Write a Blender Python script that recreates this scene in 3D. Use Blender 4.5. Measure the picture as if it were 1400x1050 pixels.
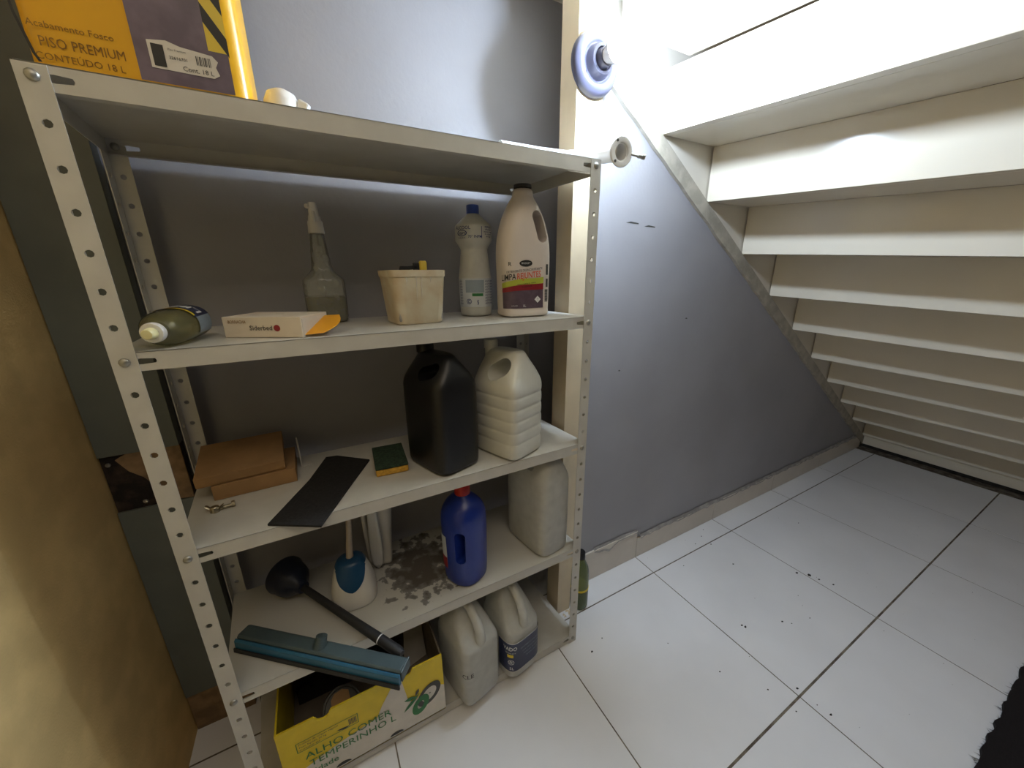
import bpy, bmesh, math, random
from mathutils import Vector, Matrix
random.seed(7)
scene = bpy.context.scene
for o in list(bpy.data.objects): bpy.data.objects.remove(o)
COL = scene.collection
PI = math.pi

# ---------------------------------------------------------------- camera
yaw, pitch, roll = 0.4943, 0.2921, -0.0094
fw = Vector((math.sin(yaw)*math.cos(pitch), math.cos(yaw)*math.cos(pitch), -math.sin(pitch)))
rt = Vector((math.cos(yaw), -math.sin(yaw), 0)); up = rt.cross(fw)
r2 = rt*math.cos(roll)+up*math.sin(roll); u2 = up*math.cos(roll)-rt*math.sin(roll)
cam = bpy.data.cameras.new('camera'); camo = bpy.data.objects.new('camera', cam); COL.objects.link(camo)
cam.sensor_width = 36.0; cam.lens = 501.9*36/1400; cam.clip_start = 0.02
M4 = Matrix((r2, u2, -fw)).transposed().to_4x4(); M4.translation = (-0.6091, -0.7298, 1.1874)
camo.matrix_world = M4
scene.camera = camo

# ---------------------------------------------------------------- world, exposure
w = bpy.data.worlds.new('world'); scene.world = w; w.use_nodes = True
bg = w.node_tree.nodes['Background']; bg.inputs[0].default_value = (1.0, 0.90, 0.78, 1); bg.inputs[1].default_value = 0.03
vs = scene.view_settings
vs.view_transform = 'Standard'; vs.look = 'None'; vs.gamma = 1; vs.exposure = 0.3; vs.use_curve_mapping = False
BULB_STRENGTH = 920.0
BULB_COLOR = (0.68, 0.82, 1.0)
# added warm fill light, unseen, high behind the camera beyond the stair's open side
al = bpy.data.lights.new('room_fill_light', 'AREA'); al.shape = 'RECTANGLE'; al.size = 1.2; al.size_y = 0.6
al.energy = 7.0; al.color = (1.0, 0.87, 0.70)
alo = bpy.data.objects.new('room_fill_light', al); COL.objects.link(alo); alo.location = (-0.55, -1.25, 2.5)
alo.rotation_euler = (math.radians(22), 0, 0)

# ---------------------------------------------------------------- materials
def new_mat(name):
    m = bpy.data.materials.new(name); m.use_nodes = True
    return m, m.node_tree, m.node_tree.nodes['Principled BSDF']

def mat(name, col, rough=0.5, metal=0.0, var=0.06, scale=12.0, bump=0.0, bscale=120.0, spec=0.5, col2=None, lo=0.4, hi=0.65):
    """principled with a noise colour variation and optional fine bump"""
    m, nt, b = new_mat(name)
    b.inputs['Roughness'].default_value = rough; b.inputs['Metallic'].default_value = metal
    b.inputs['Specular IOR Level'].default_value = spec
    tc = nt.nodes.new('ShaderNodeTexCoord')
    n = nt.nodes.new('ShaderNodeTexNoise'); n.inputs['Scale'].default_value = scale; n.inputs['Detail'].default_value = 5
    nt.links.new(tc.outputs['Object'], n.inputs['Vector'])
    r = nt.nodes.new('ShaderNodeValToRGB')
    c2 = col2 if col2 else tuple(max(0, c*(1-var*2)) for c in col)
    r.color_ramp.elements[0].position = lo; r.color_ramp.elements[1].position = hi
    r.color_ramp.elements[0].color = (*c2, 1); r.color_ramp.elements[1].color = (*col, 1)
    nt.links.new(n.outputs['Fac'], r.inputs['Fac']); nt.links.new(r.outputs['Color'], b.inputs['Base Color'])
    if bump:
        n2 = nt.nodes.new('ShaderNodeTexNoise'); n2.inputs['Scale'].default_value = bscale; n2.inputs['Detail'].default_value = 4
        nt.links.new(tc.outputs['Object'], n2.inputs['Vector'])
        bp = nt.nodes.new('ShaderNodeBump'); bp.inputs['Strength'].default_value = bump; bp.inputs['Distance'].default_value = 0.004
        nt.links.new(n2.outputs['Fac'], bp.inputs['Height']); nt.links.new(bp.outputs['Normal'], b.inputs['Normal'])
    return m

def clear_mat(name, tint, rough=0.08, body=0.15, bodycol=(0.8, 0.8, 0.75)):
    """thin clear plastic or glass: tinted transparency, a little milky body, fresnel gloss"""
    m, nt, b = new_mat(name); nt.nodes.remove(b)
    out = nt.nodes['Material Output']
    tr = nt.nodes.new('ShaderNodeBsdfTransparent'); tr.inputs[0].default_value = (*tint, 1)
    df = nt.nodes.new('ShaderNodeBsdfDiffuse'); df.inputs[0].default_value = (*bodycol, 1)
    tl = nt.nodes.new('ShaderNodeBsdfTranslucent'); tl.inputs[0].default_value = (*bodycol, 1)
    gl = nt.nodes.new('ShaderNodeBsdfGlossy'); gl.inputs['Roughness'].default_value = rough
    fr = nt.nodes.new('ShaderNodeFresnel'); fr.inputs[0].default_value = 1.45
    a = nt.nodes.new('ShaderNodeMixShader'); a.inputs[0].default_value = 0.4
    nt.links.new(df.outputs[0], a.inputs[1]); nt.links.new(tl.outputs[0], a.inputs[2])
    c = nt.nodes.new('ShaderNodeMixShader')
    tc = nt.nodes.new('ShaderNodeTexCoord'); n = nt.nodes.new('ShaderNodeTexNoise'); n.inputs['Scale'].default_value = 40
    mr = nt.nodes.new('ShaderNodeMapRange'); mr.inputs[3].default_value = body*0.85; mr.inputs[4].default_value = min(1, body*1.15)
    nt.links.new(tc.outputs['Object'], n.inputs['Vector']); nt.links.new(n.outputs['Fac'], mr.inputs[0]); nt.links.new(mr.outputs[0], c.inputs[0])
    nt.links.new(tr.outputs[0], c.inputs[1]); nt.links.new(a.outputs[0], c.inputs[2])
    d = nt.nodes.new('ShaderNodeMixShader'); nt.links.new(fr.outputs[0], d.inputs[0])
    nt.links.new(c.outputs[0], d.inputs[1]); nt.links.new(gl.outputs[0], d.inputs[2])
    nt.links.new(d.outputs[0], out.inputs[0])
    return m

MT = {}
MT['wall'] = mat('lavender_grey_paint', (0.36, 0.357, 0.385), 0.55, var=0.05, scale=3, bump=0.12, bscale=90)
MT['cream'] = mat('cream_gloss_paint', (0.80, 0.735, 0.61), 0.18, var=0.02, scale=4, bump=0.02, bscale=25)
MT['cream_wall'] = mat('cream_wall_paint', (0.78, 0.73, 0.64), 0.5, var=0.02, scale=5, bump=0.05)
MT['jamb'] = mat('cream_wood_paint', (0.78, 0.66, 0.47), 0.4, var=0.05, scale=9, bump=0.05, bscale=60)
MT['beige'] = mat('beige_rough_paint', (0.76, 0.54, 0.235), 0.7, var=0.08, scale=14, bump=0.25, bscale=260)
MT['sage'] = mat('sage_grey_paint', (0.15, 0.165, 0.14), 0.5, var=0.08, scale=8, bump=0.06, bscale=60)
MT['stringer'] = mat('cement_skim', (0.50, 0.46, 0.38), 0.8, var=0.12, scale=25, bump=0.3, bscale=120)
MT['tile'] = mat('white_glazed_tile', (0.80, 0.80, 0.82), 0.2, var=0.03, scale=3, spec=0.5)
MT['skirt'] = mat('beige_skirting_tile', (0.70, 0.64, 0.56), 0.3, var=0.04, scale=8)
MT['grout'] = mat('dirty_grout', (0.20, 0.17, 0.13), 0.9, var=0.3, scale=30, col2=(0.08, 0.06, 0.045))
MT['cement'] = mat('ragged_cement', (0.42, 0.40, 0.38), 0.9, var=0.15, scale=30, bump=0.3)
MT['dark'] = mat('dark_gap', (0.035, 0.03, 0.025), 0.9, var=0.3, scale=30)
MT['steel'] = mat('grey_enamel_steel', (0.60, 0.585, 0.54), 0.38, var=0.04, scale=18)
MT['bolt'] = mat('zinc_bolt', (0.45, 0.44, 0.40), 0.4, 0.8, var=0.1, scale=60)
MT['white'] = mat('white_plastic', (0.78, 0.76, 0.72), 0.35, var=0.04, scale=12)
MT['whitegloss'] = mat('white_gloss_plastic', (0.82, 0.82, 0.82), 0.2, var=0.02)
MT['hdpe'] = mat('milky_white_plastic', (0.70, 0.70, 0.64), 0.38, var=0.05, scale=9)
MT['ivory'] = mat('ivory_plastic', (0.76, 0.68, 0.62), 0.35, var=0.04, scale=9)
MT['black'] = mat('black_plastic', (0.008, 0.008, 0.009), 0.38, var=0.1)
MT['rubber'] = mat('black_rubber', (0.02, 0.02, 0.022), 0.6, var=0.1)
MT['navyrubber'] = mat('navy_rubber', (0.012, 0.02, 0.05), 0.4, var=0.1)
MT['blue'] = mat('blue_plastic', (0.012, 0.035, 0.28), 0.3, var=0.06)
MT['capblue'] = mat('cap_blue_plastic', (0.03, 0.08, 0.42), 0.4, var=0.04)
MT['red'] = mat('red_plastic', (0.50, 0.02, 0.015), 0.35, var=0.05)
MT['card'] = mat('brown_cardboard', (0.38, 0.22, 0.095), 0.85, var=0.08, scale=20, bump=0.08)
MT['grit'] = mat('black_abrasive', (0.016, 0.014, 0.014), 0.9, var=0.3, scale=200, bump=0.4, bscale=900)
MT['spgreen'] = mat('green_scouring_pad', (0.035, 0.07, 0.04), 0.95, var=0.25, scale=150, bump=0.5, bscale=500)
MT['spyellow'] = mat('yellow_foam', (0.75, 0.42, 0.06), 0.9, var=0.15, scale=150, bump=0.4, bscale=400)
MT['yellowcan'] = mat('yellow_litho', (0.80, 0.42, 0.015), 0.3, var=0.03)
MT['purple'] = mat('purple_grey_litho', (0.17, 0.13, 0.18), 0.35, var=0.16, scale=30)
MT['ink'] = mat('black_ink', (0.02, 0.02, 0.02), 0.5, var=0.05)
MT['brownink'] = mat('brown_ink', (0.24, 0.11, 0.005), 0.5, var=0.05)
MT['blueink'] = mat('blue_ink', (0.03, 0.05, 0.20), 0.5, var=0.05)
MT['whiteink'] = mat('white_ink', (0.80, 0.80, 0.80), 0.5, var=0.02)
MT['paper'] = mat('white_paper', (0.74, 0.70, 0.64), 0.7, var=0.04, scale=30)
MT['kraftwhite'] = mat('white_carton', (0.74, 0.66, 0.56), 0.6, var=0.04, scale=25)
MT['orange'] = mat('orange_carton', (0.85, 0.40, 0.02), 0.5, var=0.03)
MT['yellow'] = mat('yellow_print', (0.80, 0.60, 0.02), 0.5, var=0.04, scale=30)
MT['yellowp'] = mat('yellow_plastic', (0.75, 0.55, 0.05), 0.4, var=0.04)
MT['greenink'] = mat('green_print', (0.03, 0.20, 0.06), 0.5, var=0.06)
MT['greyink'] = mat('dark_grey_print', (0.06, 0.06, 0.055), 0.5, var=0.06)
MT['lime'] = mat('lime_print', (0.45, 0.50, 0.06), 0.4, var=0.04)
MT['redp'] = mat('dark_red_print', (0.32, 0.02, 0.03), 0.4, var=0.08)
MT['redo'] = mat('orange_red_print', (0.72, 0.10, 0.03), 0.4, var=0.03)
MT['slate'] = mat('slate_print', (0.13, 0.09, 0.12), 0.4, var=0.12, scale=60)
MT['navy'] = mat('navy_label', (0.025, 0.035, 0.10), 0.35, var=0.1)
MT['greylabel'] = mat('grey_blue_label', (0.30, 0.36, 0.42), 0.45, var=0.05)
MT['palelabel'] = mat('pale_label', (0.62, 0.66, 0.70), 0.4, var=0.03)
MT['teal'] = mat('teal_plastic', (0.025, 0.14, 0.26), 0.35, var=0.08)
MT['tealgrey'] = mat('grey_teal_plastic', (0.075, 0.11, 0.12), 0.4, var=0.1)
MT['brushblue'] = mat('petrol_blue_plastic', (0.01, 0.07, 0.17), 0.35, var=0.05)
MT['handle'] = mat('off_white_handle', (0.55, 0.46, 0.36), 0.4, var=0.05)
MT['rustwood'] = mat('dark_broken_wood', (0.05, 0.03, 0.018), 0.9, var=0.4, scale=40, bump=0.5)
MT['rawwood'] = mat('raw_wood', (0.30, 0.19, 0.09), 0.8, var=0.2, scale=30, bump=0.2)
MT['lampbase'] = mat('grey_lamp_plastic', (0.075, 0.075, 0.115), 0.3, var=0.03)
MT['tub'] = mat('stained_tub_plastic', (0.66, 0.60, 0.46), 0.45, var=0.2, scale=22, col2=(0.58, 0.46, 0.30), lo=0.35, hi=0.6)
MT['zinc'] = mat('plated_wing_nut', (0.5, 0.45, 0.33), 0.3, 0.9, var=0.2, scale=200)
MT['carpet'] = mat('black_carpet', (0.010, 0.006, 0.007), 1.0, var=0.3, scale=300, bump=0.6, bscale=700)
MT['boxin'] = mat('grey_cardboard_inside', (0.20, 0.16, 0.12), 0.9, var=0.1)
MT['clear'] = clear_mat('clear_plastic', (0.92, 0.94, 0.91), 0.15, 0.30, (0.75, 0.75, 0.70))
MT['clearyel'] = clear_mat('clear_yellow_plastic', (0.90, 0.89, 0.70), 0.08, 0.12, (0.6, 0.6, 0.4))
MT['detliq'] = clear_mat('detergent', (0.94, 0.93, 0.76), 0.3, 0.30, (0.72, 0.70, 0.48))
MT['paleyellow'] = mat('pale_yellow_plastic', (0.80, 0.74, 0.40), 0.4, var=0.03)
MT['liqyel'] = clear_mat('yellow_liquid', (0.60, 0.55, 0.14), 0.3, 0.45, (0.42, 0.38, 0.10))
MT['glassgreen'] = clear_mat('green_glass', (0.74, 0.88, 0.68), 0.05, 0.30, (0.36, 0.50, 0.30))
MT['milky'] = clear_mat('milky_jug_plastic', (0.85, 0.87, 0.80), 0.3, 0.85, (0.90, 0.90, 0.85))
MT['liqclear'] = clear_mat('water_in_jug', (0.62, 0.66, 0.62), 0.3, 0.6, (0.38, 0.40, 0.37))

def emission_mat(name, col, s):
    m, nt, b = new_mat(name)
    b.inputs['Base Color'].default_value = (1, 1, 1, 1)
    b.inputs['Emission Color'].default_value = (*col, 1); b.inputs['Emission Strength'].default_value = s
    return m

def flaked_steel():
    m, nt, b = new_mat('flaked_enamel_steel')
    b.inputs['Roughness'].default_value = 0.5
    tc = nt.nodes.new('ShaderNodeTexCoord')
    sub = nt.nodes.new('ShaderNodeVectorMath'); sub.operation = 'SUBTRACT'; sub.inputs[1].default_value = (-0.435, 0.165, 0.0)
    sc = nt.nodes.new('ShaderNodeVectorMath'); sc.operation = 'MULTIPLY'; sc.inputs[1].default_value = (8.6, 7.0, 0)
    ln = nt.nodes.new('ShaderNodeVectorMath'); ln.operation = 'LENGTH'
    nt.links.new(tc.outputs['Object'], sub.inputs[0]); nt.links.new(sub.outputs[0], sc.inputs[0]); nt.links.new(sc.outputs[0], ln.inputs[0])
    n = nt.nodes.new('ShaderNodeTexNoise'); n.inputs['Scale'].default_value = 34; n.inputs['Detail'].default_value = 8
    nt.links.new(tc.outputs['Object'], n.inputs['Vector'])
    ad = nt.nodes.new('ShaderNodeMath'); ad.operation = 'MULTIPLY_ADD'; ad.inputs[1].default_value = 2.6
    nt.links.new(n.outputs['Fac'], ad.inputs[0]); nt.links.new(ln.outputs['Value'], ad.inputs[2])
    r = nt.nodes.new('ShaderNodeValToRGB'); e = r.color_ramp.elements
    mp = nt.nodes.new('ShaderNodeMapRange'); mp.inputs[1].default_value = 1.0; mp.inputs[2].default_value = 3.2
    nt.links.new(ad.outputs[0], mp.inputs[0]); nt.links.new(mp.outputs[0], r.inputs[0])
    e[0].position = 0.30; e[0].color = (0.115, 0.10, 0.085, 1)
    e[1].position = 0.52; e[1].color = (0.56, 0.55, 0.51, 1)
    k = e.new(0.49); k.color = (0.24, 0.235, 0.225, 1)
    nt.links.new(r.outputs[0], b.inputs['Base Color'])
    return m
MT['flaked'] = flaked_steel()

# ---------------------------------------------------------------- helpers
def link(o, parent=None):
    COL.objects.link(o)
    if parent is not None: o.parent = parent
    return o

def mesh(name, vs_, fs, m, parent=None, smooth=None, loc=None, rot=None):
    me = bpy.data.meshes.new(name); me.from_pydata([tuple(v) for v in vs_], [], [tuple(f) for f in fs]); me.update()
    return from_mesh(name, me, m, parent, smooth, loc, rot)

def from_mesh(name, me, m, parent=None, smooth=None, loc=None, rot=None):
    if m is not None:
        me.materials.clear(); me.materials.append(MT[m] if isinstance(m, str) else m)
    if smooth is not None:
        me.polygons.foreach_set('use_smooth', [True]*len(me.polygons))
        me.set_sharp_from_angle(angle=math.radians(smooth))
    me.name = name
    o = bpy.data.objects.new(name, me)
    if loc: o.location = loc
    if rot: o.rotation_euler = rot
    return link(o, parent)

def tag(o, label, cat=None, group=None, kind=None):
    if label: o['label'] = label
    if cat: o['category'] = cat
    if group: o['group'] = group
    if kind: o['kind'] = kind
    return o

def thing(name, label, cat, loc=(0, 0, 0), rz=0.0, group=None, kind=None):
    o = bpy.data.objects.new(name, None); o.empty_display_size = 0.05
    o.location = loc; o.rotation_euler = (0, 0, rz); link(o)
    return tag(o, label, cat, group, kind)

def struct(o): o['kind'] = 'structure'; return o

def bevel_mesh(me, wd, seg=2):
    bm = bmesh.new(); bm.from_mesh(me)
    bmesh.ops.bevel(bm, geom=list(bm.edges), offset=wd, segments=seg, affect='EDGES', profile=0.5)
    bm.to_mesh(me); bm.free()

def box(name, x0, x1, y0, y1, z0, z1, m, parent=None, bev=0.0, loc=None, rot=None):
    v = [(x, y, z) for z in (z0, z1) for y in (y0, y1) for x in (x0, x1)]
    f = [(0, 2, 3, 1), (4, 5, 7, 6), (0, 1, 5, 4), (2, 6, 7, 3), (0, 4, 6, 2), (1, 3, 7, 5)]
    me = bpy.data.meshes.new(name); me.from_pydata(v, [], f); me.update()
    if bev: bevel_mesh(me, bev)
    return from_mesh(name, me, m, parent, None, loc, rot)

def prism(name, poly, axis, a0, a1, m, parent=None, bev=0.0, smooth=None, loc=None, rot=None):
    """extrude a 2D polygon along axis ('x','y','z') between a0 and a1; poly is ccw in the other two axes order"""
    def P(u, v, a):
        return (a, u, v) if axis == 'x' else ((u, a, v) if axis == 'y' else (u, v, a))
    n = len(poly)
    v = [P(u, t, a0) for u, t in poly]+[P(u, t, a1) for u, t in poly]
    f = [tuple(range(n)), tuple(range(2*n-1, n-1, -1))]+[(i, i+n, (i+1) % n+n, (i+1) % n) for i in range(n)]
    me = bpy.data.meshes.new(name); me.from_pydata(v, [], f); me.update()
    bm = bmesh.new(); bm.from_mesh(me); bmesh.ops.recalc_face_normals(bm, faces=bm.faces); bm.to_mesh(me); bm.free()
    if bev: bevel_mesh(me, bev)
    return from_mesh(name, me, m, parent, smooth, loc, rot)

def ringpt(th, w_, d_, e):
    c, s = math.cos(th), math.sin(th)
    return (w_/2*math.copysign(abs(c)**(2/e), c), d_/2*math.copysign(abs(s)**(2/e), s))

class Body:
    """vertical loft of super-ellipse sections (z, width, depth, exponent, cx, cy)"""
    def __init__(s, secs): s.secs = [tuple(x)+(0,)*(6-len(x)) for x in secs]
    def sec(s, z):
        S = s.secs
        if z <= S[0][0]: return S[0]
        for a, b in zip(S, S[1:]):
            if z <= b[0]:
                t = (z-a[0])/max(1e-9, b[0]-a[0]); return tuple(a[i]+(b[i]-a[i])*t for i in range(6))
        return S[-1]
    def pt(s, th, z, off=0.0):
        q = s.sec(z); x, y = ringpt(th, q[1]+2*off, q[2]+2*off, q[3])
        return (x+q[4], y+q[5], z)
    def geo(s, n=24):
        v, f = [], []
        for q in s.secs:
            for i in range(n):
                x, y = ringpt(2*PI*i/n, q[1], q[2], q[3]); v.append((x+q[4], y+q[5], q[0]))
        for k in range(len(s.secs)-1):
            for i in range(n):
                j = (i+1) % n; f.append((k*n+i, k*n+j, (k+1)*n+j, (k+1)*n+i))
        f.append(tuple(reversed(range(n)))); L = (len(s.secs)-1)*n; f.append(tuple(range(L, L+n)))
        return v, f
    def build(s, name, m, parent=None, n=24, sub=1, cuts=(), smooth=50):
        v, f = s.geo(n)
        me = bpy.data.meshes.new(name); me.from_pydata(v, [], f); me.update()
        if sub or cuts: me = evaluate(me, sub, cuts)
        return from_mesh(name, me, m, parent, smooth)
    def adv(s, th, z, u):
        """angle reached after walking u metres round the section at height z from angle th"""
        q = s.sec(z); key = (round(q[1], 5), round(q[2], 5), round(q[3], 3))
        tb_ = s.__dict__.setdefault('arc', {})
        if key not in tb_:
            n = 720; acc = [0.0]; p = ringpt(0, q[1], q[2], q[3])
            for i in range(1, n+1):
                r_ = ringpt(2*PI*i/n, q[1], q[2], q[3]); acc.append(acc[-1]+math.hypot(r_[0]-p[0], r_[1]-p[1])); p = r_
            tb_[key] = acc
        acc = tb_[key]; n = len(acc)-1; tot = acc[-1]
        t = (th % (2*PI))/(2*PI)*n; i = int(t) % n
        d_ = acc[i]+(acc[i+1]-acc[i])*(t-int(t))+u
        k = math.floor(d_/tot); d_ -= k*tot
        lo, hi = 0, n
        while hi-lo > 1:
            md = (lo+hi)//2
            if acc[md] <= d_: lo = md
            else: hi = md
        fr_ = (d_-acc[lo])/max(1e-9, acc[hi]-acc[lo])
        return 2*PI*(lo+fr_)/n
    def patch(s, name, m, parent, t0, t1, z0, z1, off=0.0006, nu=14, nv=4, zlow=None):
        """thin printed patch that follows the surface"""
        v, f = [], []
        for j in range(nv+1):
            for i in range(nu+1):
                th = t0+(t1-t0)*i/nu; a = zlow(th) if zlow else z0
                v.append(s.pt(th, a+(z1-a)*j/nv, off))
        for j in range(nv):
            for i in range(nu):
                a = j*(nu+1)+i; f.append((a, a+1, a+nu+2, a+nu+1))
        return mesh(name, v, f, m, parent, 40)
    def text(s, name, st, m, parent, th, z, size, off=0.0012, align='CENTER', bold=0.0, sx=1.0, vert=False):
        def mp(u, v):
            if vert: u, v = -v, u
            return s.pt(s.adv(th, z, u), z+v, off)
        return text(name, st, m, parent, mp, size, align, bold, sx)

def evaluate(me, sub, cuts):
    o = bpy.data.objects.new('tmp', me); COL.objects.link(o); tmp = []
    if sub:
        md = o.modifiers.new('s', 'SUBSURF'); md.levels = sub; md.render_levels = sub
    for cme in cuts:
        c = bpy.data.objects.new('tmpc', cme); COL.objects.link(c); tmp.append(c)
        md = o.modifiers.new('b', 'BOOLEAN'); md.operation = 'DIFFERENCE'; md.object = c; md.solver = 'EXACT'
    bpy.context.view_layer.update()
    dg = bpy.context.evaluated_depsgraph_get()
    r = bpy.data.meshes.new_from_object(o.evaluated_get(dg))
    for x in [o]+tmp: bpy.data.objects.remove(x)
    return r

def stadium(cx, cz, hw, hh, length, tilt=0.0, rz=0.0, cy=0.0, axis='y', n=10):
    """cutter: stadium/ellipse section in xz, running along y (axis='y') or section in yz running along x (axis='x')"""
    v, f = [], []
    pts = []
    for i in range(4*n):
        a = 2*PI*i/(4*n); x = hw*math.cos(a); z = (hh-hw)*(1 if math.sin(a) >= 0 else -1)+hw*math.sin(a) if hh > hw else hh*math.sin(a)
        pts.append((x*math.cos(tilt)-z*math.sin(tilt), x*math.sin(tilt)+z*math.cos(tilt)))
    N = len(pts)
    for l in (-length/2, length/2):
        for a, b in pts:
            p = Vector((a, l, b)) if axis == 'y' else Vector((l, a, b))
            p = Matrix.Rotation(rz, 3, 'Z') @ p
            v.append((p.x+cx, p.y+cy, p.z+cz))
    f = [tuple(range(N)), tuple(range(2*N-1, N-1, -1))]+[(i, i+N, (i+1) % N+N, (i+1) % N) for i in range(N)]
    me = bpy.data.meshes.new('cut'); me.from_pydata(v, [], f); me.update()
    bm = bmesh.new(); bm.from_mesh(me); bmesh.ops.recalc_face_normals(bm, faces=bm.faces); bm.to_mesh(me); bm.free()
    return me

def text(name, st, m, parent, mp, size, align='CENTER', bold=0.0, sx=1.0):
    cu = bpy.data.curves.new('t', 'FONT'); cu.body = st; cu.size = size; cu.align_x = align; cu.align_y = 'CENTER'; cu.offset = min(bold, 0.02)*0.5*size
    cu.resolution_u = 2
    o = bpy.data.objects.new('t', cu); COL.objects.link(o); bpy.context.view_layer.update()
    dg = bpy.context.evaluated_depsgraph_get(); me = bpy.data.meshes.new_from_object(o.evaluated_get(dg))
    bpy.data.objects.remove(o)
    for v in me.vertices: v.co = mp(v.co.x*sx, v.co.y)
    me.update()
    return from_mesh(name, me, m, parent)

def flat(o, ux, uy):
    """mapping onto a flat face: origin, u axis, v axis"""
    o, ux, uy = Vector(o), Vector(ux), Vector(uy)
    return lambda u, v: o+ux*u+uy*v

def poly_flat(name, pts, mp, m, parent):
    return mesh(name, [mp(u, v) for u, v in pts], [tuple(range(len(pts)))], m, parent)

def rect(name, u0, u1, v0, v1, mp, m, parent): return poly_flat(name, [(u0, v0), (u1, v0), (u1, v1), (u0, v1)], mp, m, parent)

def tube(name, path, rad, m, parent=None, n=14, smooth=50, cap=True, flatten=1.0):
    path = [Vector(p) for p in path]
    rad = rad if isinstance(rad, (list, tuple)) else [rad]*len(path)
    v, f = [], []
    t0 = (path[1]-path[0]).normalized(); ref = Vector((0, 0, 1)) if abs(t0.z) < 0.9 else Vector((1, 0, 0))
    nrm = t0.cross(ref).normalized()
    for k, p in enumerate(path):
        a = path[max(0, k-1)]; b = path[min(len(path)-1, k+1)]; t = (b-a).normalized()
        nrm = (nrm-t*nrm.dot(t)).normalized(); bn = t.cross(nrm)
        for i in range(n):
            th = 2*PI*i/n; v.append(p+(nrm*math.cos(th)+bn*math.sin(th)*flatten)*rad[k])
    for k in range(len(path)-1):
        for i in range(n):
            j = (i+1) % n; f.append((k*n+i, k*n+j, (k+1)*n+j, (k+1)*n+i))
    if cap: f.append(tuple(reversed(range(n)))); L = (len(path)-1)*n; f.append(tuple(range(L, L+n)))
    return mesh(name, v, f, m, parent, smooth)

def lathe(name, prof, m, parent=None, n=24, smooth=40, loc=None, rot=None, closed=True):
    v, f = [], []
    for r, z in prof:
        for i in range(n): v.append((r*math.cos(2*PI*i/n), r*math.sin(2*PI*i/n), z))
    for k in range(len(prof)-1):
        for i in range(n):
            j = (i+1) % n; f.append((k*n+i, k*n+j, (k+1)*n+j, (k+1)*n+i))
    if closed:
        f.append(tuple(reversed(range(n)))); L = (len(prof)-1)*n; f.append(tuple(range(L, L+n)))
    return mesh(name, v, f, m, parent, smooth, loc, rot)

def holed_strip(V, F, P, cells, w0, w1, hr, th, hole_w=None):
    """strip in (u along length, w across) with an octagonal hole in each cell; P(u,w,t) maps to 3D"""
    wc = (w0+w1)/2
    for u0, u1, uc, hl in cells:
        hx = hl if hl else hr
        outer = [(u1, wc), (u1, w1), (uc, w1), (u0, w1), (u0, wc), (u0, w0), (uc, w0), (u1, w0)]
        hole = []
        for i in range(8):
            a = i*PI/4
            du = hr*math.cos(a)+(math.copysign(hx-hr, math.cos(a)) if abs(math.cos(a)) > 0.1 and hx > hr else 0)
            hole.append((uc+du, wc+hr*math.sin(a)))
        b = len(V)
        for t in (0, th):
            V += [P(u, w_, t) for u, w_ in outer]; V += [P(u, w_, t) for u, w_ in hole]
        for i in range(8):
            j = (i+1) % 8
            F.append((b+i, b+j, b+8+j, b+8+i)); F.append((b+16+i, b+24+i, b+24+j, b+16+j))
            F.append((b+8+i, b+8+j, b+24+j, b+24+i)); F.append((b+i, b+16+i, b+16+j, b+j))

def fix_normals(o):
    bm = bmesh.new(); bm.from_mesh(o.data); bmesh.ops.remove_doubles(bm, verts=bm.verts, dist=1e-6)
    bmesh.ops.recalc_face_normals(bm, faces=bm.faces); bm.to_mesh(o.data); bm.free()

# ================================================================= SETTING
YW = 0.181          # plane of the grey wall on the right
YB = 0.350          # wall behind the shelving
XL = -1.046         # beige wall on the left
T, X0, Y0 = 0.5289, 0.4809, 0.0747

# floor: grout bed with separate tiles
floor = thing('floor', None, None, kind='structure')
box('grout_bed', -1.6, 3.3, -2.3, 0.5, -0.05, -0.0009, 'grout', floor)
rows = [(Y0, YW+0.02), (Y0-T, Y0), (Y0-2*T, Y0-T), (Y0-3*T, Y0-2*T), (Y0-4*T, Y0-3*T), (YW+0.02, 0.5)]
for i in range(-3, 5):
    xa, xb = X0+T*(i-1), X0+T*i
    xa, xb = max(xa, XL-0.1), min(xb, 2.9)
    if xb-xa < 0.03: continue
    for j, (ya, yb) in enumerate(rows):
        gy = 0.0028 if j in (0, 1, 2) else 0.002
        box('floor_tile', xa+0.0017, xb-0.0017, ya+gy, yb-gy*(1 if j != 1 else 0.5), -0.012, 0.0, 'tile', floor, bev=0.0005)

# wall behind the shelving, beige wall at the left
struct(box('wall_back', -1.6, 0.45, YB, YB+0.05, 0, 2.75, 'wall'))
struct(box('wall_left', XL-0.06, XL, -2.3, YB, 0, 2.75, 'beige'))

# grey wall on the right, below the sloping edge of the stair
SL = -0.1664/0.2505
def zc(x): return 1.585+SL*(x-0.401)           # line through the convex step edges
lowoff = 0.058
def pl(x): return zc(x)-lowoff
struct(prism('wall_right', [(0.078, 0.0), (2.72, 0.0), (2.72, max(0.0, pl(2.72))+0.02), (0.078, pl(0.078)+0.02)], 'y', YW, YW+0.02, 'wall'))
struct(prism('wall_stair_side', [(0.078, pl(0.078)+0.02), (2.72, max(0, pl(2.72))+0.02), (2.95, 0.0), (2.95, 2.75), (0.078, 2.75)], 'y', YW+0.0005, YW+0.0205, 'cream_wall'))
wr = bpy.data.objects['wall_right']
for x_, z_, l_ in ((0.285, 1.335, 0.055), (0.365, 1.328, 0.05), (0.62, 1.02, 0.012), (0.30, 0.86, 0.01)):
    mesh('scuff_mark', [(x_, YW-0.0006, z_), (x_+l_, YW-0.0006, z_-0.002), (x_+l_, YW-0.0006, z_+0.001), (x_+l_*0.4, YW-0.0006, z_+0.004)], [(0, 1, 2, 3)], 'greyink', wr)
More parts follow.
